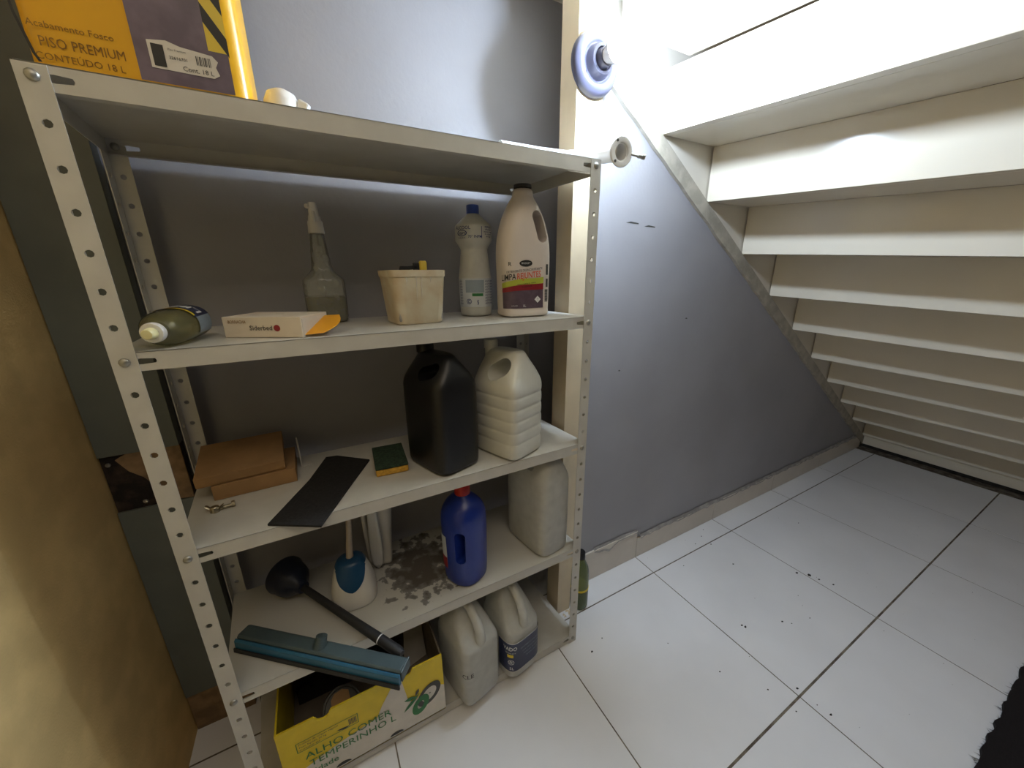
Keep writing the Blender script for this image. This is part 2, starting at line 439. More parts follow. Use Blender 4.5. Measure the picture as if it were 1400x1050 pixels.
# sloping cement band along the stair edge
bandv = []
nb = 60
for i in range(nb+1):
    x = 0.116+(2.70-0.116)*i/nb
    j = random.uniform(-0.003, 0.003)
    bandv.append((x, pl(x)+j, zc(x)-0.004))
V, F = [], []
for x, a, b in bandv:
    V += [(x, YW-0.012, a), (x, YW-0.012, b), (x, YW+0.004, a), (x, YW+0.004, b)]
for i in range(nb):
    k = 4*i; F += [(k, k+4, k+5, k+1), (k+2, k, k+1, k+3)] if i == 0 else [(k, k+4, k+5, k+1)]
    F += [(k+1, k+5, k+7, k+3), (k+2, k+6, k+4, k)]
struct(mesh('trim_1', V, F, 'stringer')); fix_normals(bpy.data.objects['trim_1'])

# skirting tiles on the grey wall
bb = thing('baseboard_right', None, None, kind='structure')
js = [0.08, 0.478, 1.008, 1.536, 2.066, 2.64]
for k, (a, b) in enumerate(zip(js, js[1:])):
    h = 0.135 if k == 0 else 0.098
    box('skirting_tile', a+0.0012, b-0.0012, YW-0.008, YW-0.0005, 0.001, h, 'skirt', bb, bev=0.001)
V, F = [], []
xs = [0.24+2.36*i/90 for i in range(91)]
for i, x in enumerate(xs):
    lo = 0.094+random.uniform(-0.006, 0.006) if x > 0.5 else 0.128-0.03*max(0, math.sin((x-0.24)*24))*random.random()
    hi = max(lo+0.006, (0.112 if x > 0.5 else 0.145)+random.uniform(-0.004, 0.004))
    V += [(x, YW-0.0095, lo), (x, YW-0.0035, hi)]
for i in range(90): F.append((2*i, 2*i+2, 2*i+3, 2*i+1))
mesh('cement_edge', V, F, 'cement', bb)

# cream wooden post beside the shelving (old door frame), wider at the top
def post_piece(name, y0, y1, dx, m, parent=None):
    P = [(0.0205+dx, 0.074), (0.026+dx, 0.112)]
    v = []
    for (a, b), z in zip(P, (0.0, 1.9165)):
        v += [(a, y0, z), (b, y0, z), (b, y1, z), (a, y1, z)]
    f = [(0, 1, 5, 4), (1, 2, 6, 5), (2, 3, 7, 6), (3, 0, 4, 7), (4, 5, 6, 7), (3, 2, 1, 0)]
    return mesh(name, v, f, m, parent)
fr = thing('trim_2', None, None, kind='structure')
post_piece('front_board', 0.108, 0.143, 0.0, 'jamb', fr)
post_piece('rear_board', 0.1445, 0.1795, 0.003, 'jamb', fr)
# crumbs of plaster at its foot
V, F = [], []
for k in range(14):
    x, y, s = random.uniform(0.03, 0.085), random.uniform(0.088, 0.104), random.uniform(0.003, 0.007)
    b = len(V); V += [(x-s, y-s*.6, 0.0005), (x+s, y-s*.5, 0.0005), (x+s*.2, y+s, 0.0005), (x, y, s)]
    F += [(0+b, 1+b, 3+b), (1+b, 2+b, 3+b), (2+b, 0+b, 3+b)]
o = mesh('plaster_crumbs', V, F, 'jamb'); tag(o, 'pale plaster crumbs at the foot of the cream door post', 'debris', kind='stuff')

# sage-grey wooden frame board at the left with two broken hinge seats
fb = thing('trim_3', None, None, kind='structure')
xa, xb, yf = XL+0.002, -0.912, 0.287
for z0, z1, set_, m in [(0.125, 0.692, 0, 'sage'), (0.826, 2.75, 0, 'sage'), (0.692, 0.826, 0.006, 'rustwood'), (0.0, 0.125, 0.004, 'rawwood')]:
    box('frame_board' if m == 'sage' else 'hinge_seat', xa, xb, yf+set_, yf+0.03, z0, z1, m, fb)
prism('wood_splinter', [(-1.0, 0.826), (-0.912, 0.826), (-0.912, 0.692), (-0.975, 0.70), (-0.968, 0.735), (-0.985, 0.765), (-1.005, 0.785), (-1.02, 0.815)], 'y', yf+0.002, yf+0.0062, 'rawwood', fb)
for sx, sz in ((-1.034, 0.805), (-0.996, 0.705)):
    lathe('screw', [(0.0005, 0.0), (0.005, 0.0), (0.004, 0.002), (0.0005, 0.0025)], 'bolt', fb, n=10, loc=(sx, yf+0.006, sz), rot=(PI/2, 0, 0))

# ---------------------------------------------------------------- staircase seen from below
st = thing('staircase', 'cream gloss staircase seen from below, climbing over the storage nook', 'staircase', (0, 0, 0))
YS0, YS1 = -0.78, YW-0.004
def hexa(name, x0, x1, y0, y1, zb0, zt0, zb1, zt1, m, parent):
    # box whose y0 end lies at heights zb0..zt0 and whose y1 end lies at zb1..zt1
    v = [(x0, y0, zb0), (x1, y0, zb0), (x0, y1, zb1), (x1, y1, zb1), (x0, y0, zt0), (x1, y0, zt0), (x0, y1, zt1), (x1, y1, zt1)]
    f = [(0, 2, 3, 1), (4, 5, 7, 6), (0, 1, 5, 4), (2, 6, 7, 3), (0, 4, 6, 2), (1, 3, 7, 5)]
    me = bpy.data.meshes.new(name); me.from_pydata(v, [], f); me.update(); bevel_mesh(me, 0.001)
    return from_mesh(name, me, m, parent)
def fall(k): return 0.052*max(0.0, min(1.15, 1-k/7.0))*(YW-YS0)/0.68
for k in range(-6, 10):
    x, z = 0.401+0.2505*k, 1.585-0.1664*k
    yb = YS1 if k >= 0 else (0.106 if k == -1 else YB-0.002)
    a_, b_ = fall(k), fall(k-1)
    hexa('riser', x, x+0.03, YS0, yb, z-a_, z+0.1664-b_, z, z+0.1664, 'cream', st)
    hexa('tread', x+0.0302, x+0.2503, YS0, yb, z-a_, z+0.03-a_, z, z+0.03, 'cream', st)
box('base_strip', 2.672, 2.70, YS0, YS1, 0.022, 0.087, 'cream', st)
box('base_gap', 2.676, 2.70, YS0, YS1, 0.0, 0.0215, 'dark', st)

# ================================================================= LAMP
LS = 1.0
lamp = thing('wall_lamp', 'round grey bulb holder with a glowing bulb on the cream post', 'lamp', (0.071, 0.108, 1.661))
prof = [(0.066, 0.0), (0.0665, 0.006), (0.064, 0.014), (0.056, 0.021), (0.047, 0.0235), (0.042, 0.022), (0.039, 0.018), (0.036, 0.018), (0.034, 0.022), (0.033, 0.032), (0.030, 0.037), (0.024, 0.038), (0.021, 0.034), (0.019, 0.05), (0.002, 0.05)]
prof = [(a*LS, b*LS) for a, b in prof]
lathe('lamp_base', prof, 'lampbase', lamp, n=40, rot=(PI/2, 0, 0))
lathe('bulb_housing', [(0.013, 0.0), (0.0135, 0.002), (0.0175, 0.012), (0.0268, 0.033), (0.0280, 0.038), (0.002, 0.038)], 'whitegloss', lamp, n=28, loc=(0, -0.044, 0), rot=(PI/2, 0, 0))
bp = [(0.0278, 0.0)]
for i in range(1, 11):
    a = -0.34+(PI/2+0.34)*i/10; bp.append((0.0295*math.cos(a)+1e-4, 0.010+0.0295*math.sin(a)))
lathe('bulb', bp, emission_mat('lit_bulb', BULB_COLOR, BULB_STRENGTH), lamp, n=24, loc=(0, -0.083, 0), rot=(PI/2, 0, 0))

# ================================================================= SHELVING UNIT
unit = thing('shelving_unit', 'grey steel shelving unit with five shelves and perforated corner posts', 'shelf', (0, 0, 0))
ZB = 0.0181
SK = -0.024          # the unit leans: rear posts stand a little to the left
D = 0.30
FW = 0.029
def post(xo, yo, sx, sy):
    V, F = [], []
    cells = []
    for k in range(29):
        zc_ = ZB+0.05*k; cells.append((max(0.0, zc_-0.025), min(1.4305, zc_+0.025), zc_, None))
    holed_strip(V, F, lambda u, w_, t: (xo+sx*w_, yo+sy*t, u), cells, 0.0, FW, 0.0050, 0.0015)
    holed_strip(V, F, lambda u, w_, t: (xo+sx*t, yo+sy*w_, u), cells, 0.0015, FW, 0.0050, 0.0015)
    o = mesh('post', V, F, 'steel', unit); fix_normals(o); return o
XLo, XRo = -0.8725, 0.0185
post(XLo, -0.0016, 1, 1); post(XRo, -0.0016, -1, 1)
post(XLo+SK, D+0.0016, 1, -1); post(XRo+SK, D+0.0016, -1, -1)
SH = {}
bolt_me = None
for lev in range(5):
    zb = ZB+0.35*lev; zt = zb+0.014; SH[5-lev] = zt
    V, F = [], []
    def add(v, f):
        b = len(V); V.extend(v); F.extend(tuple(i+b for i in q) for q in f)
    xl, xr = XLo+0.0018, XRo-0.0018
    # pan
    q = [(xl, 0.0), (xr, 0.0), (xr+SK, D), (xl+SK, D)]
    add([(x, y, zt) for x, y in q]+[(x, y, zt-0.0012) for x, y in q], [(0, 1, 2, 3), (7, 6, 5, 4), (0, 4, 5, 1), (1, 5, 6, 2), (2, 6, 7, 3), (3, 7, 4, 0)])
    # front and back lips with slots at both ends
    for y, dx, t in ((0.0, 0.0, 0.0012), (D-0.0012, SK, 0.0012)):
        cells = [(xl+dx, xl+0.058+dx, xl+0.031+dx, 0.017), (xr-0.055+dx, xr+dx, xr-0.031+dx, 0.017)]
        holed_strip(V, F, lambda u, w_, tt: (u, y+tt, w_), cells, zt-0.029, zt-0.0002, 0.0046, t)
        a, b = xl+0.058+dx, xr-0.055+dx
        add([(a, y, zt-0.029), (b, y, zt-0.029), (b, y, zt-0.0002), (a, y, zt-0.0002), (a, y+t, zt-0.029), (b, y+t, zt-0.029), (b, y+t, zt-0.0002), (a, y+t, zt-0.0002)],
            [(0, 1, 2, 3), (7, 6, 5, 4), (0, 4, 5, 1), (3, 2, 6, 7)])
        # return flange under the lip
        s = 1 if dx == 0 else -1
        add([(xl+dx+0.002, y, zt-0.029), (xr+dx-0.002, y, zt-0.029), (xr+dx-0.002, y+s*0.012, zt-0.029), (xl+dx+0.002, y+s*0.012, zt-0.029)], [(0, 1, 2, 3)])
    for x in (xl, xr):
        s = 0.0012 if x == xl else -0.0012
        add([(x, 0, zt-0.029), (x+SK, D, zt-0.029), (x+SK, D, zt), (x, 0, zt), (x+s, 0, zt-0.029), (x+s+SK, D, zt-0.029), (x+s+SK, D, zt), (x+s, 0, zt)],
            [(0, 1, 2, 3), (7, 6, 5, 4), (0, 4, 5, 1)])
    o = mesh('shelf', V, F, 'flaked' if lev == 1 else 'steel', unit); fix_normals(o)
    o.data.materials[0] = MT['flaked'] if lev == 1 else MT['steel']
    for x, y, s in ((XLo+FW/2, -0.0016, 1), (XRo-FW/2, -0.0016, 1), (XLo+SK+FW/2, D-0.001, 1), (XRo+SK-FW/2, D-0.001, 1)):
        if bolt_me is None:
            b = lathe('bolt', [(0.0002, 0.0), (0.0068, 0.0), (0.0066, 0.0016), (0.0045, 0.0036), (0.0002, 0.0042)], 'bolt', unit, n=10)
            bolt_me = b.data
        else:
            b = bpy.data.objects.new('bolt', bolt_me); link(b, unit)
        b.location = (x, y, zb); b.rotation_euler = (PI/2, 0, 0)
EPS = 0.0006
S1, S2, S3, S4, S5 = (SH[i]+EPS for i in (1, 2, 3, 4, 5))
FR = -PI/2       # theta of the front of a body

# ================================================================= TOP SHELF
# --- square 18 litre paint can
can = thing('paint_can', 'yellow and purple square paint can on the top shelf', 'paint can', (-0.7515, 0.124, S1))
cw = 0.228
cb = Body([(0.0, cw-0.004, cw-0.004, 9), (0.003, cw, cw, 9), (0.006, cw, cw, 9), (0.33, cw, cw, 9), (0.334, cw+0.003, cw+0.003, 9), (0.342, cw+0.003, cw+0.003, 9), (0.345, cw-0.01, cw-0.01, 9), (0.338, cw-0.016, cw-0.016, 9)])
cb.build('can_body', 'yellowcan', can, n=64, sub=0, smooth=40)
lathe('can_lid', [(0.085, 0.336), (0.087, 0.345), (0.08, 0.348), (0.001, 0.346)], 'bolt', can, n=32)
yf = -cw/2-0.0007
mp = flat((0, yf, 0), (1, 0, 0), (0, 0, 1))
mp2 = flat((0, yf-0.0005, 0), (1, 0, 0), (0, 0, 1)); mp3 = flat((0, yf-0.001, 0), (1, 0, 0), (0, 0, 1))
rect('purple_panel', -0.008, 0.093, 0.004, 0.33, mp, 'purple', can)
for i in range(6):
    v0 = 0.066+0.047*i
    poly_flat('warning_stripe', [(0.071, v0+0.018), (0.0945, v0-0.018), (0.0945, v0+0.004), (0.071, v0+0.040)], mp2, 'ink', can)
rect('stripe_panel', 0.071, 0.0945, 0.052, 0.33, flat((0, yf-0.0003, 0), (1, 0, 0), (0, 0, 1)), 'yellowp', can)
# dark curved rule at the left edge
pts = [(-0.1125, 0.10), (-0.1105, 0.10), (-0.108, 0.05), (-0.101, 0.012), (-0.0975, 0.004), (-0.1005, 0.004), (-0.104, 0.012), (-0.1105, 0.05)]
poly_flat('printed_rule', pts, mp, 'ink', can)
text('printed_text', 'Acabamento Fosco', 'brownink', can, flat((-0.064, yf, 0.043), (1, 0, -0.0), (0, 0, 1)), 0.0098)
text('printed_text', 'PISO PREMIUM', 'brownink', can, flat((-0.057, yf, 0.0255), (1, 0, 0), (0, 0, 1)), 0.0150, sx=0.80)
text('printed_text', 'CONTEÚDO 18 L', 'brownink', can, flat((-0.062, yf, 0.0105), (1, 0, 0), (0, 0, 1)), 0.0105, sx=0.98)
poly_flat('price_sticker', [(0.006, 0.020), (0.072, 0.0195), (0.079, 0.024), (0.076, 0.033), (0.0795, 0.040), (0.074, 0.046), (0.04, 0.049), (0.026, 0.053), (0.006, 0.050)], flat((0, yf-0.0008, 0), (1, 0, 0), (0, 0, 1)), 'paper', can)
rect('sticker_block', 0.0095, 0.022, 0.0225, 0.047, flat((0, yf-0.0013, 0), (1, 0, 0), (0, 0, 1)), 'ink', can)
m4 = lambda x, z: flat((x, yf-0.0014, z), (1, 0, 0), (0, 0, 1))
text('sticker_text', '32616701', 'ink', can, m4(0.036, 0.0345), 0.0050, bold=0.01)
text('sticker_text', 'Piso Premium', 'greyink', can, m4(0.036, 0.0435), 0.0034)
text('sticker_text', 'Cont. 18 L', 'ink', can, m4(0.0555, 0.0245), 0.0078)
for i, bw in enumerate([1, .5, 1.2, .5, .8, 1.3, .4, .9, .5]):
    rect('barcode_bar', 0.055+0.0019*i, 0.055+0.0019*i+0.001*bw, 0.0315, 0.042, flat((0, yf-0.0014, 0), (1, 0, 0), (0, 0, 1)), 'ink', can)

# --- small white roll behind the can
roll = thing('plastic_fitting', 'small white domed plastic piece on the top shelf right of the paint can', 'plastic fitting', (-0.600, 0.085, S1))
lathe('dome', [(0.027, 0.0), (0.028, 0.014), (0.0265, 0.030), (0.021, 0.042), (0.010, 0.048), (0.0005, 0.049)], 'white', roll, n=24)
box('notch_tab', 0.008, 0.026, -0.006, 0.006, 0.024, 0.046, 'whitegloss', roll, bev=0.003, rot=(0, 0.5, -0.4))

# --- white pipe with a flanged end
pipe = thing('flanged_pipe', 'white pipe with a round mounting flange poking past the top shelf', 'pipe', (0.0, 0.0, S1))
d = Vector((-0.06, -1.0, -0.06)).normalized()
fc = Vector((0.054, -0.024, 0.0130))
path = [(-0.20, 0.075, 0.0145), (-0.10, 0.075, 0.0145), (-0.03, 0.068, 0.0145), (0.015, 0.048, 0.0170), (0.043, 0.018, 0.0160), tuple(fc)]
tube('pipe_body', path, [0.0142]*3+[0.0155, 0.0175, 0.0185], 'whitegloss', pipe, n=20, cap=False)
q = d.to_track_quat('Z', 'Y').to_euler()
lathe('flange', [(0.0165, -0.001), (0.0305, -0.001), (0.031, 0.001), (0.030, 0.003), (0.021, 0.0042), (0.0185, 0.003), (0.0175, -0.012), (0.0165, -0.03)], 'whitegloss', pipe, n=36, loc=tuple(fc), rot=q, closed=False)
for a in (2.2, 4.0):
    lathe('flange_hole', [(0.0004, 0), (0.0032, 0), (0.0030, 0.0008), (0.0004, 0.001)], 'greyink', pipe, n=10, loc=tuple(fc+Matrix(q.to_matrix()) @ Vector((0.0255*math.cos(a), 0.0255*math.sin(a), 0.0034))), rot=q)
s0 = fc+Vector((0.026, -0.004, -0.002))
tube('flange_screw', [s0, s0+Vector((0.015, -0.006, -0.003)), s0+Vector((0.016, -0.0062, -0.003)), s0+Vector((0.024, -0.010, -0.004)), s0+Vector((0.0245, -0.010, -0.004)), s0+Vector((0.031, -0.013, -0.005))], [0.0026, 0.0026, 0.0044, 0.0044, 0.0056, 0.0056], 'bolt', pipe, n=10)

# ================================================================= SECOND SHELF
# --- detergent bottle lying on its side, cap towards the room
a0 = Vector((-0.822, -0.024, 0.0)); a1 = Vector((-0.802, 0.150, 0.0))
ang = math.atan2(a1.y-a0.y, a1.x-a0.x)
det = thing('detergent_bottle', 'clear yellowish bottle lying on its side with its cap facing out', 'bottle', (a1.x, a1.y, S2+0.0315))
det.rotation_euler = (PI/2, 0, ang-PI/2)
# local z runs from the base to the cap once tipped over
det.rotation_euler = (PI/2+0.02, 0, ang-PI/2); det.scale = (0.9, 0.9, 0.9); det.location.z = S2+0.0285; det.location.y -= 0.012
db = Body([(0.0, 0.060, 0.050, 2.2), (0.004, 0.072, 0.060, 2.3), (0.012, 0.074, 0.062, 2.3), (0.095, 0.074, 0.062, 2.3), (0.115, 0.070, 0.060, 2.2), (0.130, 0.058, 0.052, 2.1), (0.142, 0.040, 0.038, 2), (0.147, 0.028, 0.028, 2), (0.150, 0.026, 0.026, 2)])
db.build('bottle_body', 'clearyel', det, n=28, sub=1)
Body([(0.003, 0.055, 0.045, 2.2), (0.012, 0.069, 0.057, 2.3), (0.095, 0.069, 0.057, 2.3), (0.128, 0.053, 0.047, 2.1), (0.140, 0.035, 0.033, 2)]).build('liquid', 'detliq', det, n=20, sub=0)
lathe('cap_ring', [(0.0005, 0.149), (0.0165, 0.149), (0.0165, 0.158), (0.0150, 0.160), (0.0005, 0.160)], 'white', det, n=24)
tag(lathe('cap_spout', [(0.0005, 0.159), (0.0095, 0.159), (0.0085, 0.174), (0.0070, 0.176), (0.0005, 0.1765)], 'paleyellow', det, n=20), 'pale yellow push cap')
# the upper side of the lying bottle is local +y
db.patch('label', 'navy', det, PI/2-1.15, PI/2+0.75, 0.010, 0.078, off=0.0008)
db.patch('label_stripe', 'yellow', det, PI/2-1.05, PI/2+0.65, 0.072, 0.080, off=0.0013)
db.patch('label_side', 'greylabel', det, PI/2+0.85-2.9, PI/2-1.15, 0.014, 0.074, off=0.0009)
for i, ch in enumerate('LIMPOL'[:4]):
    th = PI/2-0.80+0.36*i
    db.text('label_text', ch, 'whiteink', det, th, 0.045, 0.032, off=0.0016, bold=0.02)

# --- small white carton with an orange flap
ca = -0.511
cl, cd, chh = 0.139, 0.093, 0.036
crt = thing('carton', 'small white carton with red logo and open orange end flap', 'box', (-0.748, 0.084, S2), ca)
box('carton_body', 0.0, cl, 0.0, cd, 0.0, chh, 'kraftwhite', crt, bev=0.0008)
mf = flat((0, -0.0006, 0), (1, 0, 0), (0, 0, 1))
text('carton_text', 'BORRACHA', 'brownink', crt, flat((0.026, -0.0006, 0.0275), (1, 0, 0), (0, 0, 1)), 0.0075, bold=0.03, sx=0.8)
text('carton_text', 'Siderbed', 'ink', crt, flat((0.067, -0.0006, 0.0165), (1, 0, 0), (0, 0, 1)), 0.0115, bold=0.02)
poly_flat('carton_logo', [(0.0955+0.0058*math.cos(t*PI/8), 0.0165+0.0058*math.sin(t*PI/8)) for t in range(16)], mf, 'redp', crt)
for k in range(3):
    rect('carton_slit', 0.03+0.036*k, 0.046+0.036*k, 0.03+0.018*k, 0.032+0.018*k, flat((0, 0, chh+0.0006), (1, 0, 0), (0, 1, 0)), 'ink', crt)
prism('end_panel', [(0.0, 0.0), (cd, 0.0), (cd-0.004, chh-0.004), (0.004, chh-0.004)], 'x', cl, cl+0.0009, 'paper', crt)
V = []
for t in range(9):
    V.append((cl+0.001, 0.006+(cd-0.016)*t/8, 0.003+0.026*t/8))
for t in range(9):
    V.append((cl+0.024+0.022*math.sin(PI*(t+1.5)/11), 0.010+(cd-0.026)*t/8, 0.006+0.025*t/8))
mesh('orange_flap', V, [(t, t+1, t+10, t+9) for t in range(8)], 'orange', crt)
so = crt.children[-1].modifiers.new('s', 'SOLIDIFY'); so.thickness = 0.0008

# --- spray bottle
spr = thing('spray_bottle', 'clear spray bottle with white nozzle and a little yellow liquid', 'spray bottle', (-0.572, 0.238, S2), -0.1)
sb = Body([(0.0, 0.074, 0.058, 3.4), (0.003, 0.084, 0.066, 3.6), (0.02, 0.087, 0.068, 3.6), (0.086, 0.088, 0.068, 3.6), (0.094, 0.086, 0.067, 3.4), (0.097, 0.083, 0.065, 3.2), (0.113, 0.050, 0.044, 2.4), (0.117, 0.044, 0.041, 2.2), (0.126, 0.041, 0.038, 2), (0.19, 0.030, 0.030, 2), (0.196, 0.027, 0.027, 2)])
sb.build('bottle_body', 'clear', spr, n=28, sub=1)
Body([(0.003, 0.066, 0.053, 3), (0.008, 0.079, 0.061, 3.6), (0.058, 0.082, 0.063, 3.6), (0.0582, 0.081, 0.062, 3.6)]).build('liquid', 'liqyel', spr, n=24, sub=0)
tube('dip_tube', [(0, 0, 0.01), (0, 0.001, 0.19)], 0.002, 'clear', spr, n=8)
lathe('collar', [(0.0005, 0.193), (0.0165, 0.193), (0.0150, 0.2165), (0.0140, 0.218), (0.0005, 0.218)], 'white', spr, n=24)
Body([(0.217, 0.026, 0.028, 3), (0.226, 0.024, 0.030, 3), (0.230, 0.019, 0.032, 4, 0, -0.003), (0.246, 0.0175, 0.040, 4, 0, -0.006), (0.252, 0.015, 0.040, 4, 0, -0.006)]).build('sprayer_head', 'white', spr, n=20, sub=0)
lathe('nozzle', [(0.0005, 0), (0.005, 0), (0.0045, 0.009), (0.0005, 0.009)], 'white', spr, n=12, loc=(-0.006, -0.018, 0.244), rot=(PI/2, 0, -0.6))
tube('trigger', [(0, -0.016, 0.238), (0, -0.022, 0.228), (0, -0.020, 0.214)], [0.004, 0.0035, 0.003], 'white', spr, n=8)

# --- translucent tub with brush
tub = thing('plastic_tub', 'stained cream plastic tub with grey smears on the second shelf', 'tub', (-0.398, 0.132, S2), 0.10)
V, F = [], []
tb = [(0.0, 0.100, 6), (0.003, 0.106, 6), (0.10, 0.121, 6), (0.1002, 0.1245, 6), (0.1125, 0.1265, 6), (0.114, 0.126, 6), (0.114, 0.122, 6), (0.095, 0.1175, 6), (0.006, 0.103, 6)]
Body([(z, w_, w_*0.94, e) for z, w_, e in tb]).build('tub_body', 'tub', tub, n=48, sub=0, smooth=40)
box('tub_contents', -0.05, 0.05, -0.047, 0.047, 0.006, 0.03, 'cement', tub, bev=0.004)
for k in range(10):
    x = -0.055+0.011*k; y = -0.0625
    zt_ = 0.10; zl = 0.10-random.uniform(0.012, 0.05)
    if k in (2, 4, 5, 7):
        tube('paint_drip', [(x, -0.0600*0.94-0.0008, zt_), (x*0.97, -0.0585*0.94-0.0005, (zt_+zl)/2), (x*0.95, -0.0570*0.94-0.0002, zl)], [0.0022, 0.0018, 0.0008], 'paper', tub, n=6, flatten=0.4)
br = thing('paint_scraper', 'yellow-handled scraper sticking out of the cream tub', 'scraper', (-0.372, 0.128, S2+0.032))
Body([(0.0, 0.014, 0.010, 4), (0.07, 0.016, 0.012, 4), (0.098, 0.017, 0.013, 4), (0.102, 0.012, 0.009, 4)]).build('handle', 'yellowp', br, n=16, sub=0)
box('blade_clip', -0.022, -0.0085, -0.004, 0.004, 0.06, 0.098, 'rubber', br, bev=0.002)
prism('rag_edge', [(-0.055, 0.08), (-0.02, 0.084), (-0.012, 0.088), (-0.02, 0.092), (-0.034, 0.0905), (-0.05, 0.0905)], 'y', -0.004, 0.002, 'rubber', br)

# --- alcohol bottle
alc = thing('alcohol_bottle', 'milky waisted bottle with blue cap and blue printed label', 'bottle', (-0.222, 0.185, S2), 0.0)
ab = Body([(0.0, 0.072, 0.072, 2), (0.003, 0.080, 0.080, 2), (0.015, 0.082, 0.082, 2), (0.094, 0.084, 0.084, 2), (0.098, 0.0835, 0.0835, 2), (0.101, 0.082, 0.082, 2), (0.158, 0.068, 0.068, 2), (0.163, 0.067, 0.067, 2), (0.167, 0.069, 0.069, 2), (0.182, 0.0895, 0.0895, 2), (0.185, 0.092, 0.092, 2), (0.188, 0.092, 0.092, 2), (0.214, 0.092, 0.092, 2), (0.217, 0.0915, 0.0915, 2), (0.221, 0.086, 0.086, 2), (0.241, 0.042, 0.042, 2), (0.244, 0.032, 0.032, 2), (0.248, 0.028, 0.028, 2)])
ab.build('bottle_body', 'milky', alc, n=32, sub=1)
Body([(0.003, 0.066, 0.066, 2), (0.012, 0.076, 0.076, 2), (0.09, 0.078, 0.078, 2), (0.13, 0.070, 0.070, 2), (0.14, 0.068, 0.068, 2)]).build('liquid', 'liqclear', alc, n=24, sub=0)
lathe('cap', [(0.0005, 0.246), (0.0155, 0.246), (0.0155, 0.264), (0.0145, 0.266), (0.0005, 0.266)], 'capblue', alc, n=28)
ac = FR-0.38     # direction of the camera
ab.patch('label', 'palelabel', alc, ac-1.35, ac+1.35, 0.024, 0.094, off=0.0006, nu=20)
ab.patch('label_panel', 'greylabel', alc, ac-0.62, ac+0.52, 0.060, 0.090, off=0.0011)
ab.patch('label_bar', 'greenink', alc, ac-0.22, ac+0.45, 0.051, 0.058, off=0.0011, nu=8)
for i in range(9):
    ab.text('label_text', 'AGITE BEM', 'blueink', alc, ac+0.95, 0.087-0.0068*i, 0.0062, bold=0.02)
    ab.text('label_text', 'USO', 'blueink', alc, ac-1.0, 0.087-0.0068*i, 0.0060, bold=0.02)
for th_, sz in ((ac-0.42, 0.018), (ac+0.12, 0.013)):
    ab.text('label_symbol', '\u00a9' if sz > 0.015 else '\u00a7', 'blueink', alc, th_, 0.037, sz, bold=0.02)
ab.text('printed_text', '\u00c1LCOOL', 'blueink', alc, ac-0.62, 0.2105, 0.0105, bold=0.03)
ab.text('printed_text', 'start', 'blueink', alc, ac-0.66, 0.1990, 0.0100, bold=0.03)
ring = []
for i in range(24):
    a = 2*PI*i/24; ring.append((math.cos(a), math.sin(a)))
V = [ab.pt(ac-0.66+0.30*c, 0.199+0.0072*s_, 0.0012) for c, s_ in ring]+[ab.pt(ac-0.66+0.25*c, 0.199+0.0058*s_, 0.0012) for c, s_ in ring]
mesh('printed_oval', V, [(i, (i+1) % 24, 24+(i+1) % 24, 24+i) for i in range(24)], 'blueink', alc)
ab.text('printed_text', '70\u00b0 INPM', 'blueink', alc, ac+0.06, 0.1905, 0.0085, bold=0.03)
ab.text('printed_text', 'Conteúdo 1L', 'blueink', alc, ac-0.68, 0.1885, 0.0040, bold=0.02)
ab.patch('printed_line', 'blueink', alc, ac+0.40, ac+0.43, 0.187, 0.214, off=0.0012, nu=1)
for i, s_ in enumerate(['PERIGO', 'inflamável', 'manter longe', 'de crianças', 'do fogo']):
    ab.text('printed_text', s_, 'blueink', alc, ac+0.85, 0.2125-0.0052*i, 0.0052 if i else 0.0065, bold=0.02)

# --- white handled jug of grout cleaner
gj = thing('grout_cleaner_bottle', 'white handled bottle with red grout cleaner label, tallest on the second shelf', 'bottle', (-0.122, 0.112, S2), -0.12)
gb = Body([(0.0, 0.112, 0.078, 4), (0.004, 0.122, 0.088, 4), (0.012, 0.125, 0.090, 4), (0.018, 0.122, 0.088, 4), (0.022, 0.124, 0.090, 4), (0.13, 0.128, 0.092, 3.6), (0.135, 0.131, 0.094, 3.4), (0.175, 0.132, 0.092, 3), (0.205, 0.122, 0.086, 2.6), (0.235, 0.106, 0.074, 2.3), (0.262, 0.078, 0.058, 2.1), (0.276, 0.056, 0.050, 2), (0.281, 0.051, 0.048, 2), (0.284, 0.050, 0.048, 2), (0.300, 0.050, 0.048, 2)])
gb.build('bottle_body', 'ivory', gj, n=32, sub=1, cuts=[stadium(0.0300, 0.212, 0.0150, 0.037, 0.2, tilt=0.24)])
lathe('cap', [(0.0005, 0.2985), (0.0215, 0.2985), (0.021, 0.306), (0.0005, 0.306)], 'rubber', gj, n=24)
gc = FR-0.25
gc = FR
gl, gr = gb.adv(gc, 0.07, -0.074), gb.adv(gc, 0.07, 0.036)
def slopez(z, k): return lambda th: z+k*((th-gl)/(gr-gl))*1.2
def band(name, m, za, zb_, off, t0=gl, t1=gr):
    V, F = [], []
    n = 18
    for i in range(n+1):
        th = t0+(t1-t0)*i/n
        V += [gb.pt(th, za(th), off), gb.pt(th, zb_(th), off)]
    for i in range(n): F.append((2*i, 2*i+2, 2*i+3, 2*i+1))
    return mesh(name, V, F, m, gj, 40)
band('slate_panel', 'slate', lambda t: 0.022, slopez(0.066, 0.006), 0.0006)
band('red_band', 'redp', slopez(0.060, 0.006), slopez(0.072, 0.008), 0.0011)
band('lime_band', 'lime', slopez(0.070, 0.010), slopez(0.082, 0.012), 0.0016)
def gtext(s_, m, th, z, size, sl=0.10, bold=0.03, sx=1.0, align='CENTER'):
    return text('printed_text', s_, m, gj, lambda u, v: gb.pt(gb.adv(th, z, u), z+v+sl*u, 0.002), size, align, bold, sx)
ga = lambda u: gb.adv(gl, 0.07, u)
